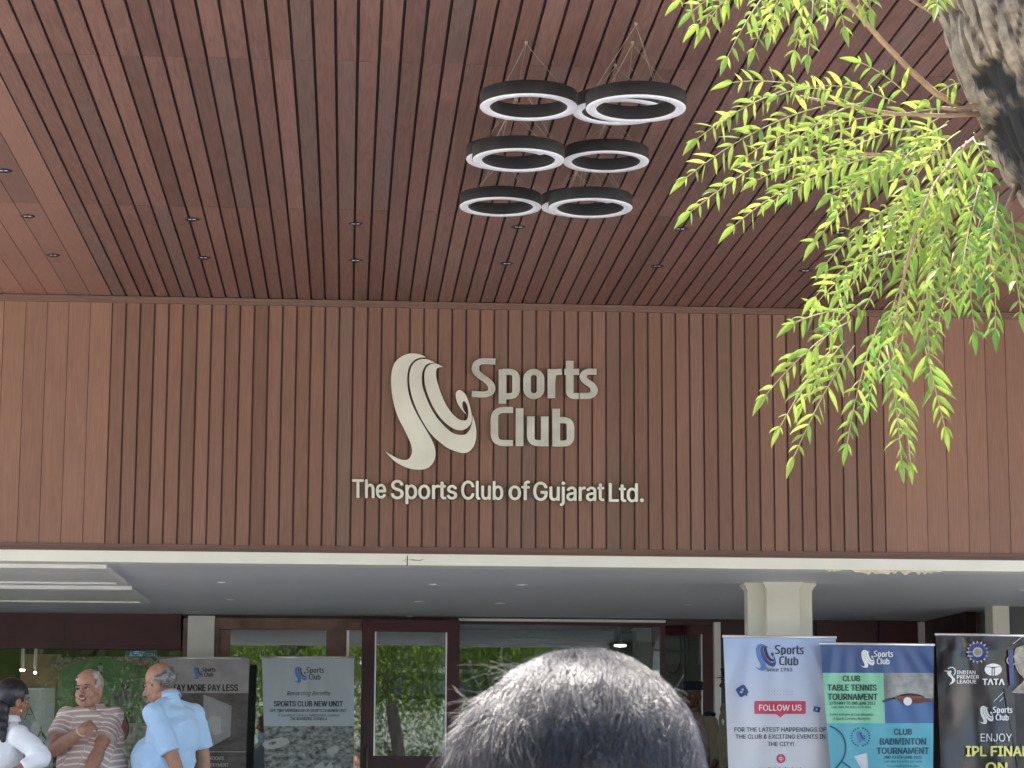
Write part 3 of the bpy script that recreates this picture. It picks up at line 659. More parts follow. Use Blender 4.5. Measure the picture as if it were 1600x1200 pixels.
class Banner:
    """roll-up banner: px corners of its top, px drift of both edges down to y=1200, depth Y"""
    def __init__(s, name, label, xl, xr, ytl, ytr, dl, dr, Y, seed, amp=0.007, fan=None, rail=None, group='roll up banners by the entrance'):
        s.xl, s.xr, s.ytl, s.ytr, s.dl, s.dr, s.Y, s.seed, s.amp = xl, xr, ytl, ytr, dl, dr, Y, seed, amp
        s.fan = fan if fan is not None else (xl+xr)/2
        s.zb = FL+0.09; s.pyb = 1182+ (CAM.z-s.zb)*FPX/Y*1.0
        b = at((xl+xr)/2, 1200, Y); s.root = thing(name, label, 'banner', (b.x, Y, FL), group)
        rnd = random.Random(seed); s.ph = [rnd.uniform(0, 6.28) for _ in range(12)]; s.fr = [rnd.uniform(0.6, 1.5) for _ in range(12)]
        s.rail = rail or (M['alu'])
    def wr(s, u, v):
        t = (v-s.ytl); k = (u-s.fan)/(80+max(0, t)*0.55)           # folds fan out from under the rail
        a = math.sin(k*9*s.fr[0]+s.ph[0])*0.5+math.sin(k*17*s.fr[1]+s.ph[1])*0.32+math.sin(k*25*s.fr[2]+s.ph[2])*0.08
        a += 0.4*math.sin(u*0.045*s.fr[3]+v*0.03*s.fr[4]+s.ph[3])
        e = min(1, max(0, t/25.0)); fall = 1.0 if v < 1200 else max(0.3, 1-(v-1200)/300)
        nz = noise.noise(V((u*0.03, v*0.012, s.seed)))*0.8
        return s.amp*e*fall*(a+nz)
    def fn(s, u, v, o): return at(u, v, s.Y+s.wr(u, v)-0.0045+o*0.3)
    def L(s, v): return s.xl+s.dl*min(1, max(0, (v-s.ytl)/(1200-s.ytl)))
    def R(s, v): return s.xr+s.dr*min(1, max(0, (v-s.ytr)/(1200-s.ytr)))
    def cloth(s, zones, mats, back):
        """zones(u, v) -> material index; break lines given in us / vs"""
        us, vs, pick = zones
        S_ = sorted(set([i/100 for i in range(101)]+[min(1, max(0, (u-s.xl)/(s.xr-s.xl))) for u in us]))
        bots = [s.pyb]; T = sorted(set([s.ytl+(1200-s.ytl)*i/80 for i in range(81)]+list(vs)+[1200+(s.pyb-1200)*i/6 for i in range(1, 7)]))
        T = [t for t in T if t >= s.ytl]
        m = MB(); ver = []
        for v in T:
            for q in S_:
                top = s.ytl+(s.ytr-s.ytl)*q; vv = v if v > s.ytl else top
                if v > s.ytl and v < max(s.ytl, s.ytr): vv = max(v, top+0.1)
                u = s.L(vv)*(1-q)+s.R(vv)*q
                p = at(u, vv, s.Y+s.wr(u, vv)); ver.append(p)
        n = len(S_); fs = []; ms = []
        for j in range(len(T)-1):
            for i in range(n-1):
                fs.append((j*n+i, (j+1)*n+i, (j+1)*n+i+1, j*n+i+1))
                um = (S_[i]+S_[i+1])/2; vm = (T[j]+T[j+1])/2
                ms.append(pick(s.xl+(s.xr-s.xl)*um, vm))
        k = len(ver)
        for f, mm in zip(fs, ms): pass
        m.v = [tuple(p) for p in ver]+[(p.x, p.y+0.0015, p.z) for p in ver]
        m.f = [list(f) for f in fs]+[[i+k for i in f[::-1]] for f in fs]; m.m = ms+[len(mats)]*len(fs); m.t = [(1, 0, 0)]*len(m.f)
        s.panel = m.build('print_panel', list(mats)+[back], s.root, True)
        a, b = at(s.xl, s.ytl, s.Y), at(s.xr, s.ytr, s.Y)
        r = MB(); r.tube([a+V((-.006, .002, .004)), b+V((.006, .002, .004))], 0.011, 10); r.build('top_rail', s.rail, s.root, True)
        x0, x1 = at(s.xl+s.dl, 1200, s.Y).x, at(s.xr+s.dr, 1200, s.Y).x; zt = (a.z+b.z)/2
        r = MB(); r.box(x0-0.01, x1+0.01, s.Y-0.05, s.Y+0.06, FL+0.02, FL+0.10)
        for xx in (x0+0.03, x1-0.11): r.box(xx, xx+0.08, s.Y-0.14, s.Y+0.15, FL+0.002, FL+0.02)
        r.build('base', M['alu'], s.root)
        r = MB(); xm = (x0+x1)/2; r.tube([(xm, s.Y+0.055, FL+0.08), (xm, s.Y+0.03, zt)], 0.009, 8); r.build('support_pole', M['alu'], s.root, True)
    def ink(s, name, build, mats):
        m = MB(); build(m); return m.build(name, mats, s.root)
def rect(mb, x0, y0, x1, y1, fn, m=0, n=8):
    P = [(x0+(x1-x0)*i/n, y0) for i in range(n+1)]+[(x0+(x1-x0)*i/n, y1) for i in range(n, -1, -1)]
    mb.poly(P, fn, m)
def gridrect(mb, x0, y0, x1, y1, fn, m=0, n=24, k=6):
    mb.add([fn(x0+(x1-x0)*i/n, y0+(y1-y0)*j/k, 0) for j in range(k+1) for i in range(n+1)], [(j*(n+1)+i, (j+1)*(n+1)+i, (j+1)*(n+1)+i+1, j*(n+1)+i+1) for j in range(k) for i in range(n)], m)
def disc(mb, cx, cy, r, fn, m=0, n=28, ry=None): mb.poly([(cx+r*math.cos(6.2832*k/n), cy+(ry or r)*math.sin(6.2832*k/n)) for k in range(n)], fn, m)
def lift(fn, d): return lambda u, v, o: fn(u, v, o)+V((0, -d, 0))
def ringp(mb, cx, cy, r, w_, fn, m=0, n=28): draw_stroke(mb, stroke([(cx+r*math.cos(6.2832*k/n), cy+r*math.sin(6.2832*k/n)) for k in range(n)], w_, True, 0), fn, m)
def rrpoly(x0, y0, x1, y1, r, n=5):
    out = []
    for cx, cy, a in ((x1-r, y0+r, -90), (x1-r, y1-r, 0), (x0+r, y1-r, 90), (x0+r, y0+r, 180)):
        for k in range(n+1): q = math.radians(a+k*90/n); out.append((cx+r*math.cos(q), cy+r*math.sin(q)))
    return out
def rot(P, cx, cy, deg):
    c_, s_ = math.cos(math.radians(deg)), math.sin(math.radians(deg)); return [(cx+(x-cx)*c_-(y-cy)*s_, cy+(x-cx)*s_+(y-cy)*c_) for x, y in P]
I = INK
BACK = flat('banner_back', (0.55, 0.55, 0.56), 0.6)

# --- pale blue "follow us" banner
b = Banner('roll_up_banner', 'pale blue and white banner with a red follow us button, before the cream column', 1130, 1306, 995, 997, 8, -6, 17.25, 3, 0.014, 1200)
def grad_mat():
    m, t, bs, L = nodes('print_blue_to_white'); N = t.nodes.new
    tc = N('ShaderNodeTexCoord'); sp = N('ShaderNodeSeparateXYZ'); L.new(tc.outputs['Object'], sp.inputs[0])
    cr = N('ShaderNodeValToRGB'); cr.color_ramp.elements[0].position = 0.0; cr.color_ramp.elements[0].color = (0.66, 0.67, 0.71, 1)
    cr.color_ramp.elements[1].position = 1.0; cr.color_ramp.elements[1].color = (0.40, 0.52, 0.78, 1)
    mr = N('ShaderNodeMapRange'); mr.inputs[1].default_value = 1.25; mr.inputs[2].default_value = 2.0; L.new(sp.outputs[2], mr.inputs[0]); L.new(mr.outputs[0], cr.inputs[0])
    L.new(cr.outputs[0], bs.inputs['Base Color']); bs.inputs['Roughness'].default_value = 0.3
    return m
b.cloth(((), (), lambda u, v: 0), [grad_mat()], BACK)
kk = lambda x, y: (1130+x/5.4556, 980+y/5.4545)
b.ink('club_logo', lambda m: logo(m, 1179.5, 1006, 77, b.fn, (0, 1, 2), 3, LW*0.9), [I['lblue'], I['mid'], I['purple'], I['navy']])
b.ink('since_lettering', lambda m: write(m, 'Since 1963', 1197.5, 1238, 1049, 5.6, b.fn, 0, 0.012), I['navy'])
def fol(m):
    gridrect(m, 1179, 1096.3, 1259, 1114.6, b.fn); gridrect(m, 1180, 1095.3, 1258, 1096.31, b.fn, 0, 24, 1); gridrect(m, 1180, 1114.59, 1258, 1115.6, b.fn, 0, 24, 1); m.poly([(1212.5, 1115.6), (1226, 1115.6), (1219.5, 1121)], b.fn, 0)
    write(m, 'FOLLOW US', 1186, 1252, 1110.3, 9.0, lift(b.fn, 0.003), 1, 0.02)
b.ink('follow_button', fol, [I['red'], I['white']])
for t_, q0, q1, yb, cp, bo in (('FOR THE LATEST HAPPENINGS OF', 1147.5, 1290.5, 1143.2, 6.6, .012), ('THE CLUB & EXCITING EVENTS IN', 1149.5, 1289.5, 1154.2, 6.6, .012), ('THE CITY!', 1199.5, 1240.5, 1165.8, 6.6, .012), ('sportsclubofgujarat', 1186, 1252, 1204.5, 6.2, 0)):
    b.ink('slogan_line', lambda m: write(m, t_, q0, q1, yb, cp, b.fn, 0, bo), I['navy'])
for j in range(2): b.ink('dot_row', lambda m: [disc(m, 1201+i*4.6, 1080+j*5.2, 0.5, b.fn, 0, 6) for i in range(9)], I['navy'])
def soc(m):
    m.poly(rot(rrpoly(1151.5, 1071.5, 1167.5, 1087.5, 3.5), 1159.5, 1079.5, -32), lift(b.fn, .006), 0); m.poly([(1163, 1086), (1168, 1081), (1167, 1088)], lift(b.fn, .006), 0)
    disc(m, 1160, 1077.5, 1.8, lift(b.fn, .009), 1, 12); disc(m, 1158, 1081.3, 2.4, lift(b.fn, .009), 1, 12, 1.6)
b.ink('speech_icon', soc, [I['mid'], I['pale']])
def soc2(m):
    m.poly(rot(rrpoly(1271, 1104, 1281.5, 1112.5, 2), 1276, 1108, 12), b.fn, 0); disc(m, 1276, 1108.3, 1.7, lift(b.fn, .0012), 1, 10)
b.ink('speech_icon', soc2, [I['mid'], I['pale']])
def insta(m):
    ringp(m, 1220.3, 1185.3, 5.8, 2.4, b.fn, 0); draw_stroke(m, stroke(rrpoly(1217, 1182, 1223.6, 1188.6, 1.8), 1.0, True, 0), b.fn, 0); disc(m, 1220.3, 1185.3, 1.2, b.fn, 0, 12)
b.ink('photo_app_icon', insta, I['red'])

# --- tournament banner
b2 = Banner('roll_up_banner', 'blue, green and cyan banner for table tennis and badminton tournaments', 1281, 1459, 1006.5, 1008.5, 17, -1, 17.15, 8, 0.014, 1330)
def z2(u, v):
    if v < 1051.5: return 0
    if v < 1130: return 1 if u < 1378.6 else (2 if v < 1091 else 3)
    return 4
b2.cloth(((1378.6,), (1051.5, 1091, 1130), z2), [I['blue'], I['mint'], I['blurgrey'], I['tblue'], I['cyan']], BACK)
f2 = b2.fn
b2.ink('club_logo', lambda m: logo(m, 1344.5, 1015.5, 51.5, f2, (0, 0, 0), 0, LW*0.9), I['white'])
for t_, q0, q1, yb, cp, bo, mt in (('CLUB', 1317, 1343.5, 1064.3, 8.6, .03, 'ink'), ('TABLE TENNIS', 1293.5, 1369.5, 1079, 9.2, .03, 'ink'), ('TOURNAMENT', 1294, 1371, 1093.6, 9.6, .03, 'ink'), ('27TH MAY TO 3RD JUNE 2022', 1296.5, 1367.5, 1101, 4.6, .02, 'ink'), ('Last date for entry 27th May', 1299.5, 1361, 1106.5, 4.0, 0, 'ink'), ('Forms available @ Club Reception', 1297, 1365, 1118.4, 4.0, 0, 'ink'), ('& Sports Complex Reception', 1302, 1360, 1124.6, 4.0, 0, 'ink'),
    ('CLUB', 1397, 1424.5, 1148, 9.2, .03, 'teal'), ('BADMINTON', 1375, 1446.5, 1163.5, 9.8, .03, 'teal'), ('TOURNAMENT', 1370.5, 1451, 1178, 9.8, .03, 'teal'), ('2ND TO 5TH JUNE 2022', 1381.5, 1440, 1185.5, 4.6, .02, 'teal'), ('Last date for entry 1st June', 1381, 1440.5, 1191.5, 4.0, 0, 'teal'), ('Forms available @ Club Reception', 1386, 1437, 1198.5, 3.2, 0, 'teal')):
    b2.ink('lettering_line', lambda m: write(m, t_, q0, q1, yb, cp, f2, 0, bo), I[mt])
def pad(m):
    f2 = lift(b2.fn, 0.006); g2 = lift(f2, 0.002)
    m.poly(cuts([(1378.6,1094.5),(1398,1089),(1400,1092),(1378.6,1097.5)], [0,1,2,3], 1), f2, 2)
    m.poly(smoothline([(1399,1090.5),(1405,1086.5),(1420,1084.6),(1436,1086.2),(1447,1091.5),(1458,1094.8),(1458,1097.3),(1446,1096.2),(1436,1098.5),(1418,1097.8),(1405,1094.5)], True, 4), f2, 0)
    m.poly(smoothline([(1401,1089.5),(1408,1085.4),(1422,1083.6),(1436,1085.2),(1445,1089.2),(1436,1087.6),(1422,1086.2),(1408,1087.4)], True, 4), g2, 2)
    disc(m, 1417.5, 1095.8, 6.6, lift(f2, 0.008), 1, 24)
b2.ink('paddle_and_ball_print', pad, [I['paddle'], I['white'], I['black']])
def rak(m):
    draw_stroke(m, stroke([(1296.5,1134.5),(1305,1138.5),(1315,1147),(1320.5,1160),(1321,1174),(1317,1186),(1308,1198),(1300,1206)], 2.4), f2, 0)
    draw_stroke(m, stroke([(1315.5,1190),(1326,1197.5),(1334,1205)], 2.2), f2, 0)
b2.ink('racket_print', rak, I['teal'])
def shu(m):
    m.poly([(1333.5,1181.5),(1354.5,1176.2),(1356.5,1199.5),(1350,1203),(1345,1200)], f2, 0)
    for i in range(5): draw_stroke(m, stroke([(1335+i*4.6, 1182-i*1.1), (1348.5+i*1.6, 1199)], 0.5, False, 0), lift(f2, .0012), 1)
b2.ink('shuttlecock_print', shu, [I['palew'], I['lgrey']])
def rnd_logo(m):
    k = 13.0/LWID*1.0
    g = lambda u, v, o: f2(1337.5+(u-LX)*0.105, 1142+(v-LY)*0.105, o)
    for Pq, mm in zip(EMBLEM, (0, 0, 1)): m.poly([(p[0], p[1]) for p in Pq], g, mm)
    for k in range(22):
        if k in (0, 11): continue
        q = 6.2832*k/22; x, y = 1344.5+math.sin(q)*14.2, 1151.5-math.cos(q)*14.2
        m.poly(rot([(x-0.9, y-1.3), (x+0.9, y-1.3), (x+0.9, y+1.3), (x-0.9, y+1.3)], x, y, math.degrees(q)), f2, 2)
b2.ink('round_club_mark', rnd_logo, [I['lblue'], I['purple'], I['teal']])

# --- black cricket final banner
b3 = Banner('roll_up_banner', 'glossy black banner inviting to watch the cricket final, at the right edge', 1462, 1655, 992, 995, 8, 0, 17.2, 15, 0.026, 1500)
b3.cloth(((), (), lambda u, v: 0), [I['black']], BACK); f3 = b3.fn
k3 = lambda x, y: (1450+x/5.4533, 980+y/5.4545)
def crest(m):
    cx, cy = k3(418, 213); P = []
    for i in range(48): 
        r = 18.0 if i % 3 == 0 else 14.3; q = 6.2832*i/48; P.append((cx+r*math.cos(q), cy+r*math.sin(q)))
    m.poly(P, lift(f3, .010), 0); disc(m, cx, cy, 14.2, lift(f3, .014), 1, 32); disc(m, cx, cy, 7.6, lift(f3, .018), 0, 28); disc(m, cx, cy, 5.6, lift(f3, .021), 2, 24)
b3.ink('round_crest', crest, [I['palew'], I['mid'], I['silver']])
def bats(m):
    e = lambda P: [k3(*p) for p in P]
    m.poly(smoothline(e([(178,375),(192,368),(200,378),(196,395),(212,420),(230,442),(226,465),(205,480),(180,492),(196,470),(205,452),(196,432),(172,410),(163,385)]), True, 4), f3, 0)
    draw_stroke(m, stroke(e([(142,371),(165,375),(180,378)]), 1.4), lift(f3, .001), 0)
    draw_stroke(m, stroke(e([(170,356),(190,343),(214,345),(230,362),(232,388),(218,410)]), 1.5), f3, 0)
    for t_, yb in (('INDIAN', 400), ('PREMIER', 439), ('LEAGUE', 479)):
        x1 = {'INDIAN': 404, 'PREMIER': 434, 'LEAGUE': 411}[t_]; a = k3(247, yb); b_ = k3(x1, yb); write(m, t_, a[0], b_[0], a[1], 5.6, f3, 0, 0.02)
b3.ink('league_mark', bats, I['white'])
def tata(m):
    f3 = lift(b3.fn, .008)
    cx, cy = k3(553, 362); 
    def half(sgn):
        P = [(cx+sgn*1.6, cy-4.5)]+[(cx+sgn*(13.4*math.sin(math.radians(a))), cy-9.6*math.cos(math.radians(a))) for a in range(52, 176, 10)]
        P = [(cx+sgn*2.6, cy+9.2)]+[(cx+sgn*13.4*math.cos(math.radians(a)), cy+9.6*math.sin(math.radians(a))) for a in range(70, -34, -10)]+[(cx+sgn*5.0, cy-3.4), (cx+sgn*2.4, cy-3.0)]
        m.poly(P, f3, 0)
    half(1); half(-1)
    m.poly([(cx-0.9, cy+9.5), (cx-0.9, cy-2), (cx+0.9, cy-2), (cx+0.9, cy+9.5)], f3, 0)
    m.poly(smoothline([(cx-11.5, cy-5.6), (cx-6, cy-8.6), (cx, cy-9.6), (cx+6, cy-8.6), (cx+11.5, cy-5.6), (cx+6, cy-4.6), (cx, cy-4.2), (cx-6, cy-4.6)], True, 4), lift(f3, .001), 0)
    a = k3(463, 491); b_ = k3(648, 491)
    write(m, 'TΛTΛ', a[0], b_[0], a[1], 9.2, f3, 0, 0.045)
b3.ink('sponsor_mark', tata, I['white'])
b3.ink('club_logo', lambda m: logo(m, 1529.5, 1103, 52, lift(f3, .012), (0, 0, 0), 0, LW*0.95), I['white'])
def enj(m):
    f3 = lift(b3.fn, 0.014)
    write(m, 'ENJOY', 1531.5, 1580.5, 1158.5, 12.2, f3, 0, 0.0); write(m, 'IPL FINAL', 1509, 1606, 1181.3, 15.2, f3, 1, 0.03); write(m, 'ON', 1540, 1572.5, 1207, 15.4, f3, 1, 0.03)
    for P in ([(1552,1096),(1567,1081.5)], [(1561,1096),(1567.5,1089.5)], [(1582,1006),(1597,994.5)]): draw_stroke(m, stroke(P, 0.8, False, 0), f3, 0)
b3.ink('final_lettering', enj, [I['white'], I['yellow']])
def cup(m):
    f3 = lift(b3.fn, 0.012)
    m.poly(smoothline([(1585,1016),(1592,1010.5),(1606,1008),(1622,1011),(1632,1017),(1629,1038),(1617,1054),(1612,1060),(1614,1066),(1626,1078),(1626,1083),(1584,1083),(1584,1078),(1597,1066),(1599,1060),(1590,1050),(1585,1036)], True, 4), f3, 0)
    ringp(m, 1580, 1032, 7, 2, f3, 0); m.poly([(1574.5,1016),(1582.5,1016),(1583.5,1069),(1577,1069)], lift(f3, .001), 1)
    m.poly([(1573,1075),(1578,1070),(1583.5,1069),(1577,1073)], lift(f3, .001), 1)
    m.poly([(1568,1076),(1584,1081),(1630,1083),(1640,1200),(1590,1200)], lift(f3, -.004), 2)
b3.ink('trophy_print', cup, [I['silver'], I['mid'], I['dgrey']])

# --- banners against the glass at the left
b4 = Banner('roll_up_banner', 'grey banner reading stay more pay less, beside the white pilaster', 249, 390, 1028.5, 1029, 0, -6, 22.4, 21, 0.013, 310)
b4.cloth(((), (1083,), lambda u, v: 0 if v < 1083 else 1), [I['grey'], I['roomphoto']], BACK); f4 = b4.fn
b4.ink('club_logo', lambda m: logo(m, 302, 1042, 35, f4, (0, 0, 1), 2), [I['lblue'], I['dgrey'], I['navy']])
b4.ink('offer_lettering', lambda m: (write(m, 'STAY MORE PAY LESS', 263.5, 371.5, 1079.6, 10, f4, 0, 0.03), write(m, '• ROOMS', 323, 350, 1187.5, 5.5, f4, 1, 0.01), write(m, 'FREE PAYMENT', 312, 357, 1198, 5.5, f4, 1, 0.01), rect(m, 326, 1174.2, 385, 1175.2, f4, 1)), [I['black'], I['lgrey']])
b4.ink('room_print', lambda m: (m.poly([(318,1085),(362,1103),(360,1150),(328,1168),(316,1160)], f4, 0), m.poly([(322,1130),(330,1118),(345,1120),(346,1146),(326,1150)], lift(f4, .001), 1)), [I['grey'], I['lgrey']])
b5 = Banner('roll_up_banner', 'pale grey blue banner about the new unit, over a grey aerial photograph', 409.5, 553.5, 1027.5, 1027.5, 4, -1, 22.3, 33, 0.013, 480)
b5.cloth(((), (1134.5,), lambda u, v: 0 if v < 1134.5 else 1), [I['icegrey'], I['aerial']], BACK); f5 = b5.fn
b5.ink('club_logo', lambda m: logo(m, 459.5, 1041.5, 47, f5, (0, 0, 1), 2, LW*0.75), [I['lblue'], I['mid'], I['black']])
for t_, q0, q1, yb, cp, bo, sl_, mt in (('Rewarding Benefits', 448, 515, 1086.5, 6.5, 0, .35, 'black'), ('SPORTS CLUB NEW UNIT', 428, 535.5, 1103.7, 8.2, .03, 0, 'navy'), ('LIFE TIME MEMBERSHIP OF SPORTS CLUB NEW UNIT', 421.5, 541.5, 1112.5, 4.7, .01, 0, 'navy'), ('A Township of CHHALAJ-NARDIPANDA, located at', 435, 530, 1119.5, 4.0, 0, 0, 'black'), ('THE RIVERSIDE, CHEKHLA', 453.5, 511, 1125.3, 4.4, .015, 0, 'black')):
    b5.ink('lettering_line', lambda m: write(m, t_, q0, q1, yb, cp, f5, 0, bo, slant=sl_), I[mt])
for P_ in ([(492,1197),(504,1190),(508,1199),(517,1190),(522,1202),(490,1204)], smoothline([(412,1160),(440,1152),(452,1160),(430,1170),(414,1168)], True, 4), smoothline([(510,1172),(525,1165),(530,1172),(518,1180)], True, 4)):
    b5.ink('roof_print', lambda m: m.poly(P_, f5, 0), I['lgrey'])

# --- prints behind the shop window
def inside_poster(name, label, x0, y0, x1, Y, zones, mats, cat='poster'):
    r = thing(name, label, cat, at((x0+x1)/2, 1200, Y)); m = MB(); pb = 1182+(CAM.z-FL-0.3)*FPX/Y
    us, vs, pick = zones; U = sorted([x0, x1]+list(us)); W = sorted([y0, pb]+list(vs)); 
    for a, b_ in zip(U, U[1:]):
        for c0, d0 in zip(W, W[1:]):
            A, B = at(a, c0, Y), at(b_, d0, Y); m.box(A.x, B.x, Y, Y+0.01, B.z, A.z, pick((a+b_)/2, (c0+d0)/2))
    m.build('print_panel', mats, r); return r, (lambda u, v, o: at(u, v, Y-0.003+o*0.3))
YI = YD+0.42
r, fp = inside_poster('court_poster', 'green sports ground poster with a player, inside the shop window', 92, 1027.5, 235, YI, ((), (1129,), lambda u, v: 0 if v < 1129 else 1), [I['green'], I['lgrey']])
def ply(m):
    m.poly(smoothline([(92,1050),(112,1038),(140,1030),(158,1028),(176,1029.5),(205,1037),(235,1050),(235,1028.2),(92,1028.2)], True, 3)[::-1], fp, 0)
    m.poly(smoothline([(177,1090),(182,1082.5),(190,1079.5),(198,1080),(205,1084.5),(206,1090),(200,1094),(196,1102),(186,1103),(181,1098)], True, 4), fp, 1)
    disc(m, 196, 1070, 6.6, lift(fp, .002), 2, 20, 7.6); m.poly([(192,1076),(199,1076),(200,1081.5),(190,1081.5)], lift(fp, .001), 3)
    m.poly([(153,1040),(161,1040),(160.5,1050),(154,1050)], lift(fp, .002), 4); disc(m, 157, 1037, 1.8, lift(fp, .002), 2, 10); m.poly([(154.5,1050),(160,1050),(159.5,1056),(155,1056)], lift(fp, .0025), 2)
    m.poly([(100,1078),(235,1058),(235,1058.7),(100,1078.7)], lift(fp, .0008), 5); m.poly([(92,1112),(235,1102),(235,1102.8),(92,1112.8)], lift(fp, .0008), 5)
mm = MB(); ply(mm); mm.build('player_print', [I['crowd'], I['mauve'], I['black'], I['skin'], I['icegrey'], flat('court_line', (0.20, 0.42, 0.22), 0.5)], r)
mm = MB(); write(mm, 'REGISTER NOW', 198, 226, 1187, 4.2, fp, 0, 0.02); write(mm, 'TODAY', 199, 214, 1194, 4.2, fp, 0, 0.02); mm.build('poster_lettering', flat('print_olive', (0.35, 0.33, 0.05), 0.5), r)
r = thing('round_sticker', 'large round sticker on the shop window, half hidden by the striped shirt', 'sticker', at(190, 1137, YD+0.045))
mm = MB(); fs_ = lambda u, v, o: at(u, v, YD+0.046+o*0.3)
disc(mm, 178, 1137, 24, fs_, 0, 40, 28); disc(mm, 177, 1137, 22.3, lift(fs_, .001), 1, 40, 26.5); disc(mm, 174, 1137, 16, lift(fs_, .002), 2, 40, 26.0); mm.poly([(166,1116),(184,1112),(190,1118),(186,1122),(168,1124)], lift(fs_, .003), 3)
mm.build('sticker_face', [I['black'], flat('sticker_salmon', (0.30, 0.11, 0.08), 0.5), flat('sticker_grey', (0.26, 0.26, 0.22), 0.5), flat('sticker_lime', (0.26, 0.32, 0.06), 0.5)], r)
r, fa = inside_poster('letter_banner', 'grey white banner with a thin serif letter A, inside the shop window', 18, 1075, 78, YD+0.36, ((), (), lambda u, v: 0), [I['icegrey']], 'banner')
mm = MB()
e = lambda P: [(x/7.055, 1030+y/7.06) for x, y in P]
for P, w_ in (([(325,518),(275,660)], 0.7), ([(325,518),(388,660)], 1.5), ([(292,608),(368,608)], 0.7), ([(252,660),(300,660)], 0.7), ([(355,660),(410,660)], 0.7), ([(300,517),(330,517)], 0.7)): draw_stroke(mm, stroke(e(P), w_, False, 0), fa, 0)
mm.poly(e([(385,870),(420,838),(440,780),(448,722),(458,722),(468,790),(500,850),(512,870),(512,900),(470,850),(452,805),(440,840),(400,878)]), fa, 0); mm.poly(smoothline(e([(420,915),(450,900),(480,912),(500,945),(500,970),(470,960)]), True, 4), fa, 0)
mm.build('serif_lettering', I['black'], r)
r = thing('caution_sign', 'small blue caution sign inside the shop window, under the header', 'sign', at(222, 1023, YI-0.1)); fcn = lambda u, v, o: at(u, v, YI-0.1+o*0.3)
mm = MB(); A, B = at(196, 1017, YI-0.1), at(245, 1028, YI-0.1); mm.box(A.x, B.x, YI-0.098, YI-0.09, B.z, A.z); mm.build('sign_plate', flat('sign_blue', (0.03, 0.09, 0.25), 0.4), r)
mm = MB(); write(mm, 'CAUTION', 209, 241.5, 1025.4, 4.6, fcn, 0, 0.02); mm.poly([(201,1025.4),(204.5,1019.5),(208,1025.4)], fcn, 0); mm.build('sign_lettering', flat('sign_pale', (0.35, 0.45, 0.6), 0.4), r)

# ================================================================== PEOPLE
def skinmat(name, c):
    m = mat(name, c, 0.5, var=0.12, vscale=25, bump=0.15, bscale=140, spec=0.35)
    bs = m.node_tree.nodes['Principled BSDF']; bs.inputs['Subsurface Weight'].default_value = 0.08; bs.inputs['Subsurface Radius'].default_value = (0.012, 0.005, 0.003); return m
SK1, SK2, SK3, SK4 = skinmat('skin_tan', (0.40, 0.215, 0.14)), skinmat('skin_brown', (0.36, 0.19, 0.12)), skinmat('skin_warm', (0.30, 0.15, 0.095)), skinmat('skin_dark', (0.10, 0.05, 0.035))
EYEW, EYEB, LIP, TEETH = mat('eye_white', (0.5, 0.46, 0.42), 0.25), mat('eye_dark', (0.015, 0.01, 0.008), 0.2), mat('lip', (0.24, 0.09, 0.07), 0.45), mat('teeth', (0.7, 0.66, 0.56), 0.3)
def hairmat(name, c0, c1): return tone_mat(name, c0, c1, 0.4, spec=0.6)
class Blob:
    def __init__(s): s.bm = bmesh.new()
    def e(s, c, r, M3=None, sub=3):
        m4 = Matrix.Translation(c) @ ((M3 or Matrix.Identity(3)).to_4x4()) @ Matrix.Diagonal((*r, 1)); bmesh.ops.create_icosphere(s.bm, subdivisions=sub, radius=1, matrix=m4)
    def c(s, a, ra, b, rb, ends=True, flat=None):
        a, b = V(a), V(b); d = b-a; L_ = d.length
        q = d.to_track_quat('Z', 'Y').to_matrix()
        n = 18; va = []; 
        for p, r in ((a, ra), (b, rb)): va.append([s.bm.verts.new(p+q@V((math.cos(6.2832*k/n)*r, math.sin(6.2832*k/n)*r, 0))) for k in range(n)])
        for k in range(n): s.bm.faces.new((va[0][k], va[0][(k+1) % n], va[1][(k+1) % n], va[1][k]))
        s.bm.faces.new(va[0][::-1]); s.bm.faces.new(va[1])
        if ends: s.e(a, (ra,)*3, None, 2); s.e(b, (rb,)*3, None, 2)
    def chain(s, pts, rs):
        for i in range(len(pts)-1): s.c(pts[i], rs[i], pts[i+1], rs[i+1])
    def mesh(s, voxel, smooth=4, fac=0.5):
        me = bpy.data.meshes.new('b'); s.bm.to_mesh(me); s.bm.free(); o = bpy.data.objects.new('b', me); COL.objects.link(o)
        r = o.modifiers.new('r', 'REMESH'); r.mode = 'VOXEL'; r.voxel_size = voxel
        k = o.modifiers.new('s', 'SMOOTH'); k.factor = fac; k.iterations = smooth
        out = bpy.data.meshes.new_from_object(o.evaluated_get(bpy.context.evaluated_depsgraph_get()))
        bpy.data.objects.remove(o); bpy.data.meshes.remove(me)
        vs = [v.co.copy() for v in out.vertices]; fs = [tuple(p.vertices) for p in out.polygons]; bpy.data.meshes.remove(out); return vs, fs
def isl(mb, c, r, M3, m, seg=12, ring=8):
    vs = []; 
    for i in range(ring+1):
        a = math.pi*i/ring
        for k in range(seg):
            b = 6.2832*k/seg; vs.append(V(c)+M3@V((r[0]*math.sin(a)*math.cos(b), r[1]*math.sin(a)*math.sin(b), r[2]*math.cos(a))))
    mb.add(vs, [(i*seg+k, i*seg+(k+1) % seg, (i+1)*seg+(k+1) % seg, (i+1)*seg+k) for i in range(ring) for k in range(seg)], m)
def frame(fwd, up):
    f = V(fwd).normalized(); r = f.cross(V(up)).normalized(); u = r.cross(f).normalized()
    return Matrix((r, f, u)).transposed()            # columns right, forward, up
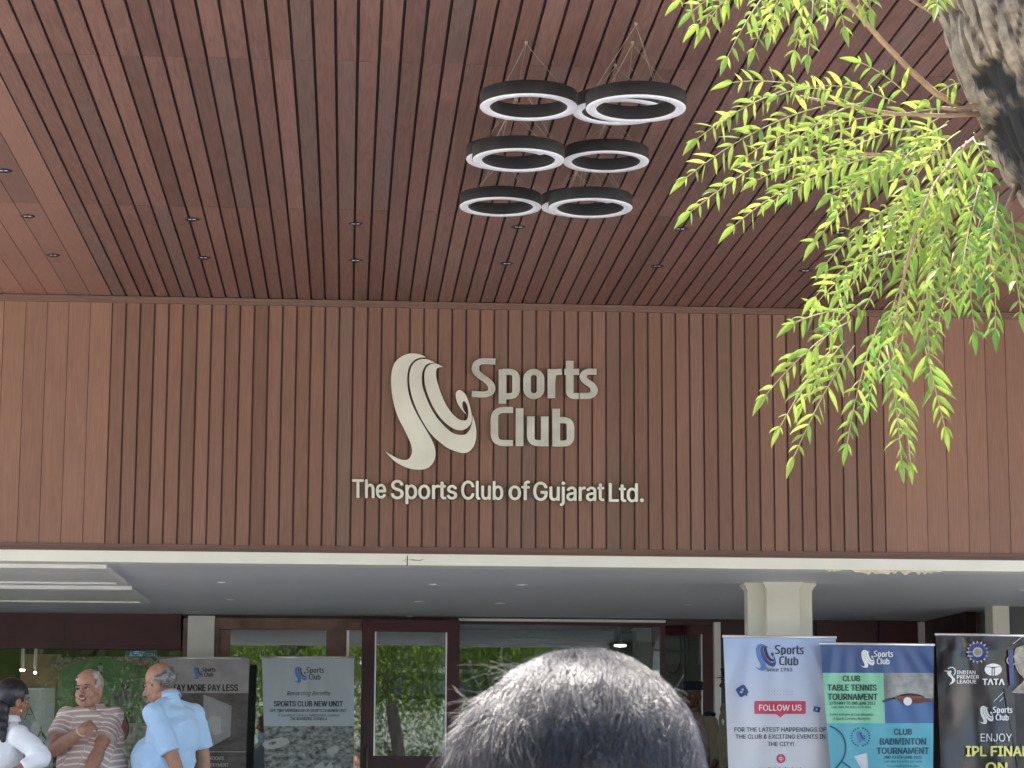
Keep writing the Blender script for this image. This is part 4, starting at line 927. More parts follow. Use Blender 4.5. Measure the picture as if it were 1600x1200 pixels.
def head_shapes(B, hc, HF, k=1.0, heavy=0.0):
    P = lambda x, y, z: hc+HF@(V((x, y, z))*k)
    E = lambda x, y, z, a, b, c: B.e(P(x, y, z), (a*k, b*k, c*k), HF)
    E(0,-.014,.036, .077,.097,.086); E(0,.024,-.026, .066+heavy*.006,.070,.086); E(0,.048,-.088, .044+heavy*.012,.040,.034)
    for s in (-1, 1):
        E(s*.036,.056,-.034, .032,.030,.032); E(s*.052,.018,-.066, .026+heavy*.01,.04,.036); E(s*.080,-.006,-.012, .011,.022,.036); E(s*.083,-.002,-.042, .008,.012,.014)
        E(s*.013,.104,-.040, .011,.012,.009); E(s*.030,.078,.014, .026,.014,.008)
        B.c(P(s*.028,.084,-.048), .006*k, P(s*.038,.068,-.078), .005*k)
    B.c(P(0,.088,.004), .0095*k, P(0,.118,-.034), .0145*k); B.c(P(-.020,.090,-.062), .0075*k, P(.020,.090,-.062), .0075*k); B.c(P(-.018,.088,-.074), .008*k, P(.018,.088,-.074), .008*k)
def face_bits(mb, hc, HF, k=1.0, smile=False, brow=(5, 6)):
    """materials on the body mesh: 1 eye white, 2 dark, 3 lip, 4 teeth, 5 brow"""
    P = lambda x, y, z: hc+HF@(V((x, y, z))*k)
    for s in (-1, 1):
        isl(mb, P(s*.031,.0825,-.002), (.0135*k,.010*k,.0065*k), HF, 1); isl(mb, P(s*.031+0.002,.0905,-.0015), (.0062*k,.004*k,.0062*k), HF, 2)
        mb.tube([P(s*.016,.0935,-.001), P(s*.024,.0945,.0055), P(s*.036,.092,.0055), P(s*.046,.084,.000)], 0.0022*k, 6, 2)
        mb.tube([P(s*.014,.097,.018), P(s*.030,.0975,.023), P(s*.048,.085,.018)], [0.003*k, 0.004*k, 0.0022*k], 6, 5)
        isl(mb, P(s*.009,.114,-.0475), (.0045*k,.004*k,.003*k), HF, 2)
    if smile:
        isl(mb, P(0,.0945,-.067), (.023*k,.007*k,.0080*k), HF, 2); isl(mb, P(0,.0985,-.0645), (.019*k,.005*k,.0042*k), HF, 4)
        mb.tube([P(-.026,.088,-.060), P(-.012,.1005,-.0585), P(0,.103,-.0595), P(.012,.1005,-.0585), P(.026,.088,-.060)], 0.0034*k, 6, 3); mb.tube([P(-.024,.087,-.064), P(-.012,.098,-.0755), P(0,.100,-.077), P(.012,.098,-.0755), P(.024,.087,-.064)], 0.0042*k, 6, 3)
    else:
        mb.tube([P(-.024,.089,-.067), P(0,.0985,-.065), P(.024,.089,-.067)], 0.0026*k, 6, 3)
def hand_shapes(B, wrist, d, palm_n, side, curl=0.35, k=1.0):
    """wrist point, direction of the hand, normal out of the palm, side +1/-1 for the thumb"""
    d = V(d).normalized(); n = (V(palm_n)-d*V(palm_n).dot(d)).normalized(); t = d.cross(n).normalized()*side
    Q = lambda a, b, c: V(wrist)+(d*a+t*b+n*c)*k
    B.e(Q(.045, 0, 0), (.042*k, .042*k, .017*k), Matrix((t, d, n)).transposed()); B.c(wrist, .026*k, Q(.03, 0, 0), .026*k)
    for i, (b, L0) in enumerate(((.030, .070), (.010, .080), (-.010, .074), (-.029, .058))):
        p0 = Q(.080, b, 0); pts = [p0]; a = curl*0.5
        for j, f in enumerate((.45, .32, .23)):
            a += curl*(0.9, 1.0, 0.8)[j]; pts.append(pts[-1]+(d*math.cos(a)+n*math.sin(a)+t*b*0.8)*L0*f*k)
        B.chain(pts, [.0095*k, .0088*k, .008*k, .007*k])
    B.chain([Q(.015, .026, .004), Q(.040, .052, .016), Q(.064, .060, .026), Q(.084, .056, .034)], [.015*k, .012*k, .010*k, .008*k])
def cloth_mat(name, c, rough=0.85, bump=0.5, bscale=14): 
    m = mat(name, c, rough, var=0.04, vscale=14, bump=bump, bscale=bscale, spec=0.2); m.node_tree.nodes['Principled BSDF'].inputs['Sheen Weight'].default_value = 0.15; return m
def wrinkle(vs, amp, sc, seed):
    """soft cloth folds pushed into the mesh itself"""
    out = []
    for p in vs:
        n = noise.noise_vector(p*sc+V((seed, seed*.7, 0))); out.append(p+n*amp)
    return out
def folds(vs, c, ax, amp, sc):
    """sharp cloth folds: ridged noise pushed outwards from the trunk axis"""
    out = []
    for p in vs:
        r_ = p-c; r_ = (r_-ax*r_.dot(ax)); r_ = r_.normalized() if r_.length > 1e-4 else V((0, 0, 0))
        q = V((p.x*sc, p.y*sc, p.z*sc*1.5))+noise.noise_vector(p*5)*.5; out.append(p+r_*amp*((1-abs(noise.noise(q)))**5-.3))
    return out
def person(label, base, hc, fwd, up, neck, sh, el, wr, hips, knees, feet, skin, shirt, trousers, shoe, kw=None):
    """joints are world points (index 0 = own right side, 1 = left)"""
    kw = kw or {}
    r = thing('person', label, 'person', (base.x, base.y, kw.get('floor', FL)), kw.get('group')); k = kw.get('k', 1.0)
    HF = frame(fwd, up); B = Blob(); head_shapes(B, hc, HF, k, kw.get('heavy', 0))
    chest = (V(sh[0])+V(sh[1]))/2; pel = (V(hips[0])+V(hips[1]))/2
    ba = (V(sh[0])-V(sh[1])).normalized(); bu = (chest-pel).normalized(); bf = bu.cross(ba).normalized(); BF = Matrix((ba, bf, bu)).transposed()
    B.chain([V(neck)-bu*0.03, hc+HF@V((0, -.015, -.06))*k], [.060*k, .056*k]); B.e(chest-bu*.07, (.12, .075, .08), BF); B.c(chest-bu*.08, .08, pel, .085)
    ra = kw.get('arm', 1.0)
    for i in (0, 1):
        s_, e_, w_ = V(sh[i]), V(el[i]), V(wr[i])
        B.chain([s_, s_.lerp(e_, .5), e_, e_.lerp(w_, .35), w_], [.040*ra, .046*ra, .040*ra, .042*ra, .028*ra])
        hd = kw.get('hand', {}).get(i)
        if hd: hand_shapes(B, w_, hd[0], hd[1], hd[2], hd[3])
        else: hand_shapes(B, w_, (w_-e_).normalized()*0.9+V((0, 0, -.2)), pel-w_, 1 if i == 0 else -1, 0.3)
        B.chain([V(hips[i]), V(knees[i]), V(feet[i])], [.085, .055, .040])
    vs, fs = B.mesh(0.0055, 5)
    mb = MB(); mb.add(vs, fs, 0); face_bits(mb, hc, HF, k, kw.get('smile', False))
    for x in kw.get('extra', []): x(mb)
    body = mb.build('body', [skin, EYEW, EYEB, LIP, TEETH, kw.get('brow', EYEB)], r, True)
    # shirt
    B = Blob(); wd = (V(sh[0])-V(sh[1])).length; W_ = kw.get('w', 0.19); bl = kw.get('belly', 0.13)
    B.e(chest-bu*.02, (wd*.46, .095, .075), BF); B.e(chest-bu*.14, (W_*.96, .125+bl*.1, .17), BF); B.e(chest-bu*.30+bf*(bl-.10)*0.8, (W_*1.0, bl+.01, .18), BF); B.e(chest-bu*.46+bf*(bl-.11), (W_*1.0, bl, .17), BF)
    B.c(chest-bu*.40, W_*.72, pel-bu*.03, W_*.76); B.e(pel-bu*.03, (W_*1.02, bl, .12), BF)
    B.c(chest-bu*.02, .088, V(neck)-bu*.005, .068*k, False)
    for i in (0, 1): B.c(V(neck)-bu*.035, .062*k, V(sh[i])-bu*.012, .054)
    sl_end = []
    for i in (0, 1):
        s_, e_, w_ = V(sh[i]), V(el[i]), V(wr[i]); B.e(s_-bu*.012, (.067, .067, .067))
        f = kw.get('sleeve', .72)
        if f <= 1: p = s_.lerp(e_, f); B.c(s_-bu*.015, .063, p, kw.get('cuff', .066), False); sl_end.append((s_, p))
        else:
            B.chain([s_-bu*.015, s_.lerp(e_, .5), e_], [.062, .062, .058]); p = e_.lerp(w_, f-1); B.c(e_, .060, p, .044, False); sl_end.append((s_, e_))
    vs, fs = B.mesh(0.007, kw.get('sm', 7)); vs = wrinkle(vs, 0.007, 7.0, 3.1); vs = folds(vs, chest, bu, .007, 6.5); vs = wrinkle(vs, 0.003, 19.0, 7.7)
    mb = MB(); mb.add(vs, fs, 0)
    # collar
    if kw.get('collar', True):
        nd = (hc+HF@V((0, -.02, -.06))-V(neck)).normalized(); nc = V(neck)+bu*0.004; n = 22; prof = []
        a_ = ba; f_ = a_.cross(nd).normalized() if a_.cross(nd).dot(bf) > 0 else -a_.cross(nd).normalized()
        for j, (rr, h) in enumerate(((.064, -.012), (.066, .030), (.072, .034), (.083, -.006))):
            for q in range(n):
                an = math.radians(108)+math.radians(324)*q/(n-1)      # open at the front
                prof.append(nc+(a_*math.cos(an)*rr+f_*math.sin(an)*rr*0.95)*k+nd*(h-0.010*math.sin(an) if j else h-.02))
        fsC = [(j*n+q, j*n+q+1, (j+1)*n+q+1, (j+1)*n+q) for j in range(3) for q in range(n-1)]
        mb.add(prof, fsC, 0)
    so_ = mb.build('shirt', shirt, r, True)
    if kw.get('stripes'):
        a = so_.data.attributes.new('st', 'FLOAT', 'POINT'); vals = []
        for v in so_.data.vertices:
            p = v.co+WL[r]; best = None
            for s_, e_ in sl_end:
                d = (e_-s_); t = (p-s_).dot(d)/d.length_squared; q = s_+d*max(0, t); dist = (p-q).length
                if t > 0.18 and dist < 0.085: best = t*d.length
            vals.append(best if best is not None else (p-pel).dot(bu)+0.004*math.sin(p.x*20))
        a.data.foreach_set('value', vals)
    # trousers and shoes
    B = Blob(); B.e(pel-bu*.06, (W_*.98, bl*.95, .13), BF)
    for i in (0, 1): B.chain([V(hips[i])-bu*.05, V(knees[i]), V(feet[i])+V((0, 0, .02))], [.105, .080, .070])
    vs, fs = B.mesh(0.012, 4); mb = MB(); mb.add(wrinkle(vs, 0.008, 6, 1.3), fs); mb.build('trousers', trousers, r, True)
    ff = V((bf.x, bf.y, 0)).normalized()
    for i in (0, 1):
        B = Blob(); p = V(feet[i]); p.z = kw.get('floor', FL)+0.042; B.c(p-ff*.05, .042, p+ff*.06, .042); B.c(p+ff*.06, .042, p+ff*.17-V((0, 0, .008)), .032); B.c(p, .045, V(feet[i])+V((0, 0, .05)), .045)
        vs, fs = B.mesh(0.01, 3); mb = MB(); mb.add([V((q.x, q.y, max(q.z, kw.get('floor', FL)+0.001))) for q in vs], fs); mb.build('shoe', shoe, r, True)
    return r, HF, body
def hair_cap(r, hc, HF, k, test, m, grow=0.010, nz=0.003, sc=1.0, rows=40, seg=64, name='hair'):
    """shell over the skull wherever test(x, y, z) in head units holds"""
    mb = MB(); ids = {}; vs = []; tn = []
    def pt(i, j):
        a = math.pi*i/rows; b = 6.2832*j/seg
        d = V((math.sin(a)*math.cos(b), math.sin(a)*math.sin(b), math.cos(a)))
        q = V((d.x*.078, d.y*.098, d.z*.088)); q += V((0, -.014, .034))
        return q, d
    for i in range(rows+1):
        for j in range(seg):
            q, d = pt(i, j); f = grow*test(q.x, q.y, q.z); n = noise.noise(V((q.x*90*sc, q.y*90*sc, q.z*30*sc)))
            vs.append(hc+HF@((q+d*(f+nz*n*(1 if f > 0.001 else 0)-(0.004 if f <= 0.001 else 0)))*k))
            tn.append(n)
    fs = []; tone = []
    for i in range(rows):
        for j in range(seg):
            q, d = pt(i+.5, j+.5)
            if test(q.x, q.y, q.z) > 0.15: fs.append((i*seg+j, (i+1)*seg+j, (i+1)*seg+(j+1) % seg, i*seg+(j+1) % seg)); tone.append((max(0, min(1, .5+tn[i*seg+j]*1.4)), 0, 0))
    mb.v = [tuple(v) for v in vs]; mb.f = [list(f) for f in fs]; mb.m = [0]*len(fs); mb.t = tone
    return mb.build(name, m, r, True)

# ---- striped shirt man
def PX(u, v, Y): return at(u, v, Y)
Y1 = 14.5
def stripe_mat():
    m, t, bs, L = nodes('striped_knit'); N = t.nodes.new
    a = N('ShaderNodeAttribute'); a.attribute_name = 'st'
    q = N('ShaderNodeMath'); q.operation = 'MULTIPLY'; q.inputs[1].default_value = 1/0.036; L.new(a.outputs['Fac'], q.inputs[0])
    f = N('ShaderNodeMath'); f.operation = 'FRACT'; L.new(q.outputs[0], f.inputs[0])
    g_ = N('ShaderNodeMath'); g_.operation = 'LESS_THAN'; g_.inputs[1].default_value = 0.28; L.new(f.outputs[0], g_.inputs[0])
    mx = N('ShaderNodeMix'); mx.data_type = 'RGBA'; mx.inputs[6].default_value = (0.50, 0.38, 0.32, 1); mx.inputs[7].default_value = (0.78, 0.74, 0.69, 1); L.new(g_.outputs[0], mx.inputs[0]); L.new(mx.outputs[2], bs.inputs['Base Color'])
    bs.inputs['Roughness'].default_value = 0.9; bs.inputs['Specular IOR Level'].default_value = 0.15; return m
def legs(cx, cy, spread=0.11, fx_=(0, 0.02), floor=None):
    z = FL if floor is None else floor
    hips = [V((cx-spread*.8, cy, z+0.90)), V((cx+spread*.8, cy, z+0.90))]
    return hips, [V((cx-spread, cy+.01, z+0.48)), V((cx+spread, cy+.01, z+0.48))], [V((cx-spread, cy+.02, z+0.09)), V((cx+spread, cy+.02, z+0.09))]
TRO = cloth_mat('trouser_grey', (0.08, 0.08, 0.09)); SHOE = mat('shoe_black', (0.02, 0.02, 0.02), 0.35); TROB = cloth_mat('trouser_beige', (0.35, 0.29, 0.22))
hc = PX(139, 1076, Y1); fwd = V((-0.36, -0.92, -0.02)); up = V((-0.10, 0, 1))
chx = PX(145, 1118, Y1)
hips, knees, feet = legs(chx.x+0.02, Y1+0.02)
# he faces the camera: own right side is on the left of the photo
hips = [hips[0], hips[1]]
shR, shL = PX(104, 1117, Y1+0.02), PX(177, 1118, Y1+0.03)
elR = PX(84, 1172, Y1-0.12); wrR = PX(129, 1141, Y1-0.285)
elL = PX(153, 1177, Y1-0.16); wrL = PX(134, 1216, Y1-0.34)
hd = (PX(152, 1128, Y1-0.20)-wrR)
def bits1(mb):
    a = PX(126, 1143, Y1-0.275); d = (PX(130, 1140, Y1-0.29)-PX(121, 1147, Y1-0.25)).normalized(); n = d.orthogonal().normalized(); b_ = d.cross(n)
    mb.tube([wrR-d*0.012+(n*math.cos(q*.628)+b_*math.sin(q*.628))*0.034 for q in range(11)], 0.0035, 6, 4)
p1, HF1, _ = person('older man in a pink striped polo shirt gripping his own upper arm', PX(145, 1200, Y1), hc, fwd, up, PX(146, 1107, Y1+0.02), [shR, shL], [elR, elL], [wrR, wrL], hips, knees, feet, SK1, stripe_mat(), TROB, SHOE,
    dict(k=0.98, heavy=0.6, smile=True, stripes=True, w=0.217, belly=0.165, arm=1.08, sleeve=0.66, cuff=0.076, hand={0: (hd, PX(152, 1135, Y1-0.05)-PX(140, 1132, Y1-0.25), -1, 0.42)}, brow=mat('grey_brow', (0.10, 0.09, 0.08), 0.7), extra=[bits1]))
GREY = hairmat('white_grey_hair', (0.26, 0.24, 0.21), (0.52, 0.49, 0.45))
def t1(x, y, z):
    if y > 0.055 and z < .088: return 0
    if abs(x) > .045 and y < .035 and z > -.045+(.03 if y > .02 else 0): return 1.0
    if z > .075: return 0.3 if y < -0.005 else 0
    if y < -.05 and z > -.03: return .7
    if z > .05 and y < .0: return .4
    return 0
hair_cap(p1, hc, HF1, 0.98, t1, GREY, 0.006, 0.003)

# ---- light blue shirt man, seen from behind, facing left
Y2 = 14.3
hc = PX(250, 1068, Y2); fwd = V((-0.90, 0.30, -0.30)); up = V((-0.26, 0.0, 1))
cx2 = PX(268, 1200, Y2)
fdir = V((-0.80, 0.60, 0)).normalized(); rdir = V((fdir.y, -fdir.x, 0))
def hp(c, s): return c+rdir*s
cpel = V((cx2.x+0.0, Y2, FL+0.90))
hips = [hp(cpel, .09), hp(cpel, -.09)]; knees = [hp(cpel, .11)-V((0, 0, .42)), hp(cpel, -.11)-V((0, 0, .42))]; feet = [hp(cpel, .11)-V((0, 0, .81)), hp(cpel, -.11)-V((0, 0, .81))]
csh = PX(272, 1112, Y2); shR = hp(csh, .185); shL = hp(csh, -.185)
elL = PX(273, 1192, Y2-0.20); wrL = PX(290, 1256, Y2-0.20)
elR = PX(318, 1184, Y2+0.17); wrR = PX(316, 1248, Y2+0.12)
p2, HF2, _ = person('balding older man in a light blue polo shirt seen from behind', PX(268, 1200, Y2), hc, fwd, up, PX(264, 1092, Y2), [shR, shL], [elR, elL], [wrR, wrL], hips, knees, feet, SK2, cloth_mat('sky_blue_knit', (0.40, 0.58, 0.76)), TRO, SHOE,
    dict(k=1.0, heavy=0.7, w=0.20, belly=0.19, arm=1.05, sleeve=0.80, cuff=0.074, sm=6))
GREY2 = hairmat('salt_pepper_hair', (0.05, 0.047, 0.045), (0.22, 0.205, 0.19))
def t2(x, y, z):
    if y > 0.03: return 0
    lim = .052 if y < -.02 else .052-(y+.02)*0.7
    lo = -.06 if y < -.035 else -.012
    if lo < z < lim: return min(1, (lim-z)/.02+.3)
    if y < -.06 and z < .075 and z > -.06: return .6
    return 0
hair_cap(p2, hc, HF2, 1.0, t2, GREY2, 0.007, 0.002, 2.4)

# ---- woman at the left edge
Y3 = 14.2
hc = PX(20, 1093, Y3); fwd = V((0.78, 0.62, -0.10)); up = V((0.03, 0, 1)); fdir = V((0.85, 0.52, 0)).normalized(); rdir = V((fdir.y, -fdir.x, 0))
csh = PX(2, 1146, Y3); cpel = V((csh.x-0.03, Y3, FL+0.88))
hips = [hp(cpel, .09), hp(cpel, -.09)]; knees = [hp(cpel, .10)-V((0, 0, .42)), hp(cpel, -.10)-V((0, 0, .42))]; feet = [hp(cpel, .10)-V((0, 0, .80)), hp(cpel, -.10)-V((0, 0, .80))]
shR = PX(30, 1147, Y3-0.13); shL = PX(-26, 1147, Y3+0.13)
elR = PX(66, 1183, Y3-0.16); wrR = PX(22, 1206, Y3-0.22); elL = PX(-34, 1215, Y3+0.18); wrL = PX(-10, 1230, Y3+0.35)
def bits3(mb): isl(mb, PX(33.3, 1110.5, Y3-0.085), (.005, .005, .007), Matrix.Identity(3), 4)
p3, HF3, _ = person('woman with black tied hair and white blouse, seen from behind at the left edge', PX(0, 1200, Y3), hc, fwd, up, PX(13, 1127, Y3), [shR, shL], [elR, elL], [wrR, wrL], hips, knees, feet, SK3, cloth_mat('white_cotton', (0.76, 0.78, 0.80), bump=0.6, bscale=10), TRO, SHOE,
    dict(k=0.95, w=0.165, belly=0.12, arm=0.9, sleeve=1.7, sm=5, extra=[bits3]))
BLK = hairmat('black_hair', (0.008, 0.008, 0.010), (0.022, 0.021, 0.024))
def t3(x, y, z):
    if y > .062 or (z < -.01 and y > -.02) or (y > .03 and z < .035): return 0
    return 1.0
hair_cap(p3, hc, HF3, 0.95, t3, BLK, 0.016, 0.003)
B = Blob(); 
for u, v, dy, r_ in ((5,1092,-.03,.054),(3,1108,-.06,.050),(2,1122,-.08,.046),(2,1134,-.10,.042),(3,1145,-.12,.034),(5,1155,-.13,.020)): B.e(PX(u, v, Y3+dy), (r_, r_, r_*1.3))
vs, fs = B.mesh(.007, 18); mb = MB(); mb.add(vs, fs); 
for i in range(len(mb.t)): mb.t[i] = (random.random(), 0, 0)
mb.build('pony_tail', BLK, p3, True)
mb = MB(); mb.tube([PX(-4, 1079.5, Y3-.075), PX(3, 1080, Y3-.09), PX(7.5, 1079.5, Y3-.085)], .006, 8); mb.build('hair_clip', M['white'], p3, True)

# ---- guards by the door
KH = cloth_mat('khaki_uniform', (0.20, 0.165, 0.12)); NAV = cloth_mat('navy_cloth', (0.010, 0.012, 0.022))
def guard(lbl, u, v, Y, fwd, cap):
    hc = PX(u, v, Y); f = V(fwd).normalized(); rd = V((f.y, -f.x, 0)); fl = FL
    c = V((hc.x+0.01, hc.y+0.02, 0)); sh = hc.z-0.245
    S_ = [c+rd*.185+V((0, 0, sh)), c-rd*.185+V((0, 0, sh))]; Ee = [S_[0]+rd*.06+V((0, 0, -.29)), S_[1]-rd*.06+V((0, 0, -.29))]; Ww = [Ee[0]+f*.12+V((0, 0, -.24)), Ee[1]+f*.12+V((0, 0, -.24))]
    zp = fl+.92; h = [c+rd*.09+V((0, 0, zp)), c-rd*.09+V((0, 0, zp))]; kn = [p-V((0, 0, .43)) for p in h]; ft = [p-V((0, 0, .83)) for p in h]
    p, HF, bd = person(lbl, hc, hc, f, (0, 0, 1), c+V((0, 0, sh+.055)), S_, Ee, Ww, h, kn, ft, SK4, KH, KH, SHOE, dict(w=.18, belly=.12, sleeve=1.75))
    mb = MB(); q = lambda x, y, z: hc+HF@V((x, y, z)); n = 28; rings_ = []
    for rr, z in ((.084, .045), (.090, .050), (.092, .112), (.094, .122), (.080, .130), (0.01, .131)): rings_.append([q(math.cos(6.2832*i/n)*rr, -.012+math.sin(6.2832*i/n)*rr*1.18, z) for i in range(n)])
    mb.add([x for R_ in rings_ for x in R_], [(i*n+k_, i*n+(k_+1) % n, (i+1)*n+(k_+1) % n, (i+1)*n+k_) for i in range(5) for k_ in range(n)])
    if cap:
        P = [q(math.sin(math.radians(a))*.085, -.012+math.cos(math.radians(a))*.10, .052) for a in range(-75, 76, 10)]+[q(math.sin(math.radians(a))*.095, .03+math.cos(math.radians(a))*.135, .040) for a in range(75, -76, -10)]
        mb.add(P+[x-HF@V((0, 0, .004)) for x in P], [(i, i+1, 30-i, 31-i) for i in range(15)]+[(32+31-i, 32+30-i, 32+i+1, 32+i) for i in range(15)])
    mb.build('peaked_cap' if cap else 'round_cap', NAV, p, True)
    for s in (0, 1):
        e = S_[s]+V((0, 0, .060)); d = (Ee[s]-S_[s]).normalized(); o_ = (rd if s == 0 else -rd); mb = MB()
        mb.tube([e-o_*.075+V((0, 0, .008)), e-o_*.02+V((0, 0, .012)), e+o_*.035-V((0, 0, .012))], [.022, .026, .028], 8); mb.build('epaulette', NAV, p, True)
    mb = MB(); e = c+f*.128+rd*(-.085)+V((0, 0, sh-.12)); isl(mb, e, (.022, .010, .030), frame(f, (0, 0, 1)), 0); mb.build('badge', M['alu'], p)
    return p
guard('guard in khaki uniform with round dark cap in the doorway', 1082, 1086, 21.9, (-0.55, -0.83, 0), False)
guard('second guard mostly hidden behind the pale blue banner, cap peak showing', 1144, 1064, 21.3, (-1.0, -0.15, -0.1), True)

# ---- grey haired head close to the camera
Y4 = 1.80
hcf = PX(908, 1286, Y4); fl4 = 0.0; kf = 1.0
c = V((hcf.x, Y4+0.02, 0)); zs = hcf.z-0.25
S_ = [c+V((.19, 0, zs)), c+V((-.19, 0, zs))]; Ee = [S_[0]+V((.05, -.02, -.30)), S_[1]+V((-.05, -.02, -.30))]; Ww = [Ee[0]+V((-.02, .12, -.23)), Ee[1]+V((.02, .12, -.23))]
h = [c+V((.09, 0, .88)), c+V((-.09, 0, .88))]; kn = [p-V((0, 0, .42)) for p in h]; ft = [p-V((0, 0, .79)) for p in h]
p4, HF4, _ = person('grey haired person close to the camera, back of the head turned to us', hcf, hcf, (0.06, 1, 0.0), (0, 0, 1), c+V((0, -.01, zs+.055)), S_, Ee, Ww, h, kn, ft, SK2, cloth_mat('dark_shirt', (0.10, 0.11, 0.15)), TRO, SHOE, dict(floor=0.0, w=.19, belly=.13))
def grow_hair(hc, n):
    R_ = V((.088, .104, .096)); O = hc+V((0, -.014, .030)); mb = MB(); rnd = random.Random(5)
    crown = V((.12, .42, .90)).normalized()
    V_ = []; F_ = []; T_ = []
    for i in range(n):
        z = rnd.uniform(-.75, 1); a = rnd.uniform(0, 6.2832); rr = math.sqrt(1-z*z); d = V((rr*math.cos(a), rr*math.sin(a), z))
        if d.y > 0.6 and d.z < 0.35: continue
        cl = noise.noise(d*6.0)                                   # locks that share a direction
        cl2 = noise.noise(d*6.0+V((9, 3, 5)))
        left = max(0, min(1, (-d.x-0.22)*2.2))*max(0, min(1, (d.z+.25)*1.5))
        tuft = left*max(0, min(1, (.92-d.z)*3))*max(0, min(1, (d.z-.25)*4))
        L_ = rnd.uniform(.018, .034)+.030*tuft*rnd.random()
        wild = 0.0
        if rnd.random() < 0.04: wild = rnd.uniform(.15, .6)*(1.6 if tuft > .2 else .45); L_ += .012+.02*(tuft > .2)
        tang = d-crown*0.98; tang -= d*tang.dot(d); tang = tang.normalized() if tang.length > 1e-4 else V((1, 0, 0))
        side0 = d.cross(tang)
        flow = (tang+side0*(cl*.9)+V((-0.55*tuft, -0.1*tuft, .35*tuft-.12))+V((rnd.gauss(0, .13), rnd.gauss(0, .13), rnd.gauss(0, .13)))).normalized()
        p = d.copy(); steps = 7; pts = []
        base = rnd.uniform(.002, .0075)+max(0, cl2)*.004+tuft*rnd.random()*.006; curl = rnd.gauss(0, .12)+cl2*.3; tip = rnd.uniform(.3, 1.0)
        for s_ in range(steps+1):
            t = s_/steps; q = p.normalized(); hgt = base*min(1, t*3+.15)+wild*t*t*.022+tuft*t*t*.016*tip
            pts.append(O+V((q.x*(R_.x+hgt), q.y*(R_.y+hgt), q.z*(R_.z+hgt))))
            f2_ = flow-q*flow.dot(q); f2_ = f2_.normalized() if f2_.length > 1e-4 else flow
            side = q.cross(f2_); p = q+(f2_+side*curl*t)*(L_/steps/.095)
            flow = (f2_+V((0, 0, -.05))+side*curl*.25).normalized()
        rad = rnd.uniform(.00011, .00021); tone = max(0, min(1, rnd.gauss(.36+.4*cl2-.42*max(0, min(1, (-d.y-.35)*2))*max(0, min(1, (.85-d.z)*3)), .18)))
        k = len(V_)
        for s_, pt_ in enumerate(pts):
            dd = (pts[min(s_+1, steps)]-pts[max(s_-1, 0)]).normalized(); a1 = dd.orthogonal().normalized(); b1 = dd.cross(a1); r0 = rad*(1-.7*(s_/steps)**2)
            for j in range(3): V_.append(pt_+a1*math.cos(2.094*j)*r0+b1*math.sin(2.094*j)*r0)
        for s_ in range(steps):
            for j in range(3): F_.append([k+s_*3+j, k+s_*3+(j+1) % 3, k+(s_+1)*3+(j+1) % 3, k+(s_+1)*3+j]); T_.append((tone, 0, 0))
    for i in range(56):                                       # stray long hairs on top and on the left
        a = rnd.uniform(2.2, 4.3) if i < 44 else rnd.uniform(0, 6.28); z = rnd.uniform(.45, .93); rr = math.sqrt(1-z*z)
        d = V((rr*math.cos(a), rr*math.sin(a)*.8-.1, z)).normalized(); p = O+V((d.x*R_.x, d.y*R_.y, d.z*R_.z)); L_ = rnd.uniform(.025, .055); n_ = 12
        v_ = (d*.45+V((-.9 if i < 44 else rnd.gauss(0, .7), rnd.gauss(0, .3), rnd.uniform(-.1, .5)))).normalized(); ax = V((rnd.gauss(0, 1), rnd.gauss(0, 1), rnd.gauss(0, 1))).normalized(); cu = rnd.uniform(-.22, .22)
        pts = [p]
        for s_ in range(n_): v_ = (v_+ax.cross(v_)*cu+V((0, 0, -.05))).normalized(); pts.append(pts[-1]+v_*L_/n_)
        m2 = MB(); m2.tube(pts, [.00017*(1-.6*q/n_) for q in range(n_+1)], 3); k = len(V_); V_ += m2.v; F_ += [[q+k for q in f] for f in m2.f]; T_ += [(.9, 0, 0)]*len(m2.f)
    mb.v = [tuple(v) for v in V_]; mb.f = F_; mb.m = [0]*len(F_); mb.t = T_
    return mb
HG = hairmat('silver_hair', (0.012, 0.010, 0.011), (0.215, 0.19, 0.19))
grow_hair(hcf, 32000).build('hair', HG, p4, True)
hair_cap(p4, hcf, HF4, kf, lambda x, y, z: 0 if (y > .05 and z < .07) or (z < -.02 and y > 0) else 1.0, hairmat('hair_undercoat', (0.06, 0.055, 0.056), (0.14, 0.13, 0.13)), 0.004, 0.002, name='hair_undercoat')

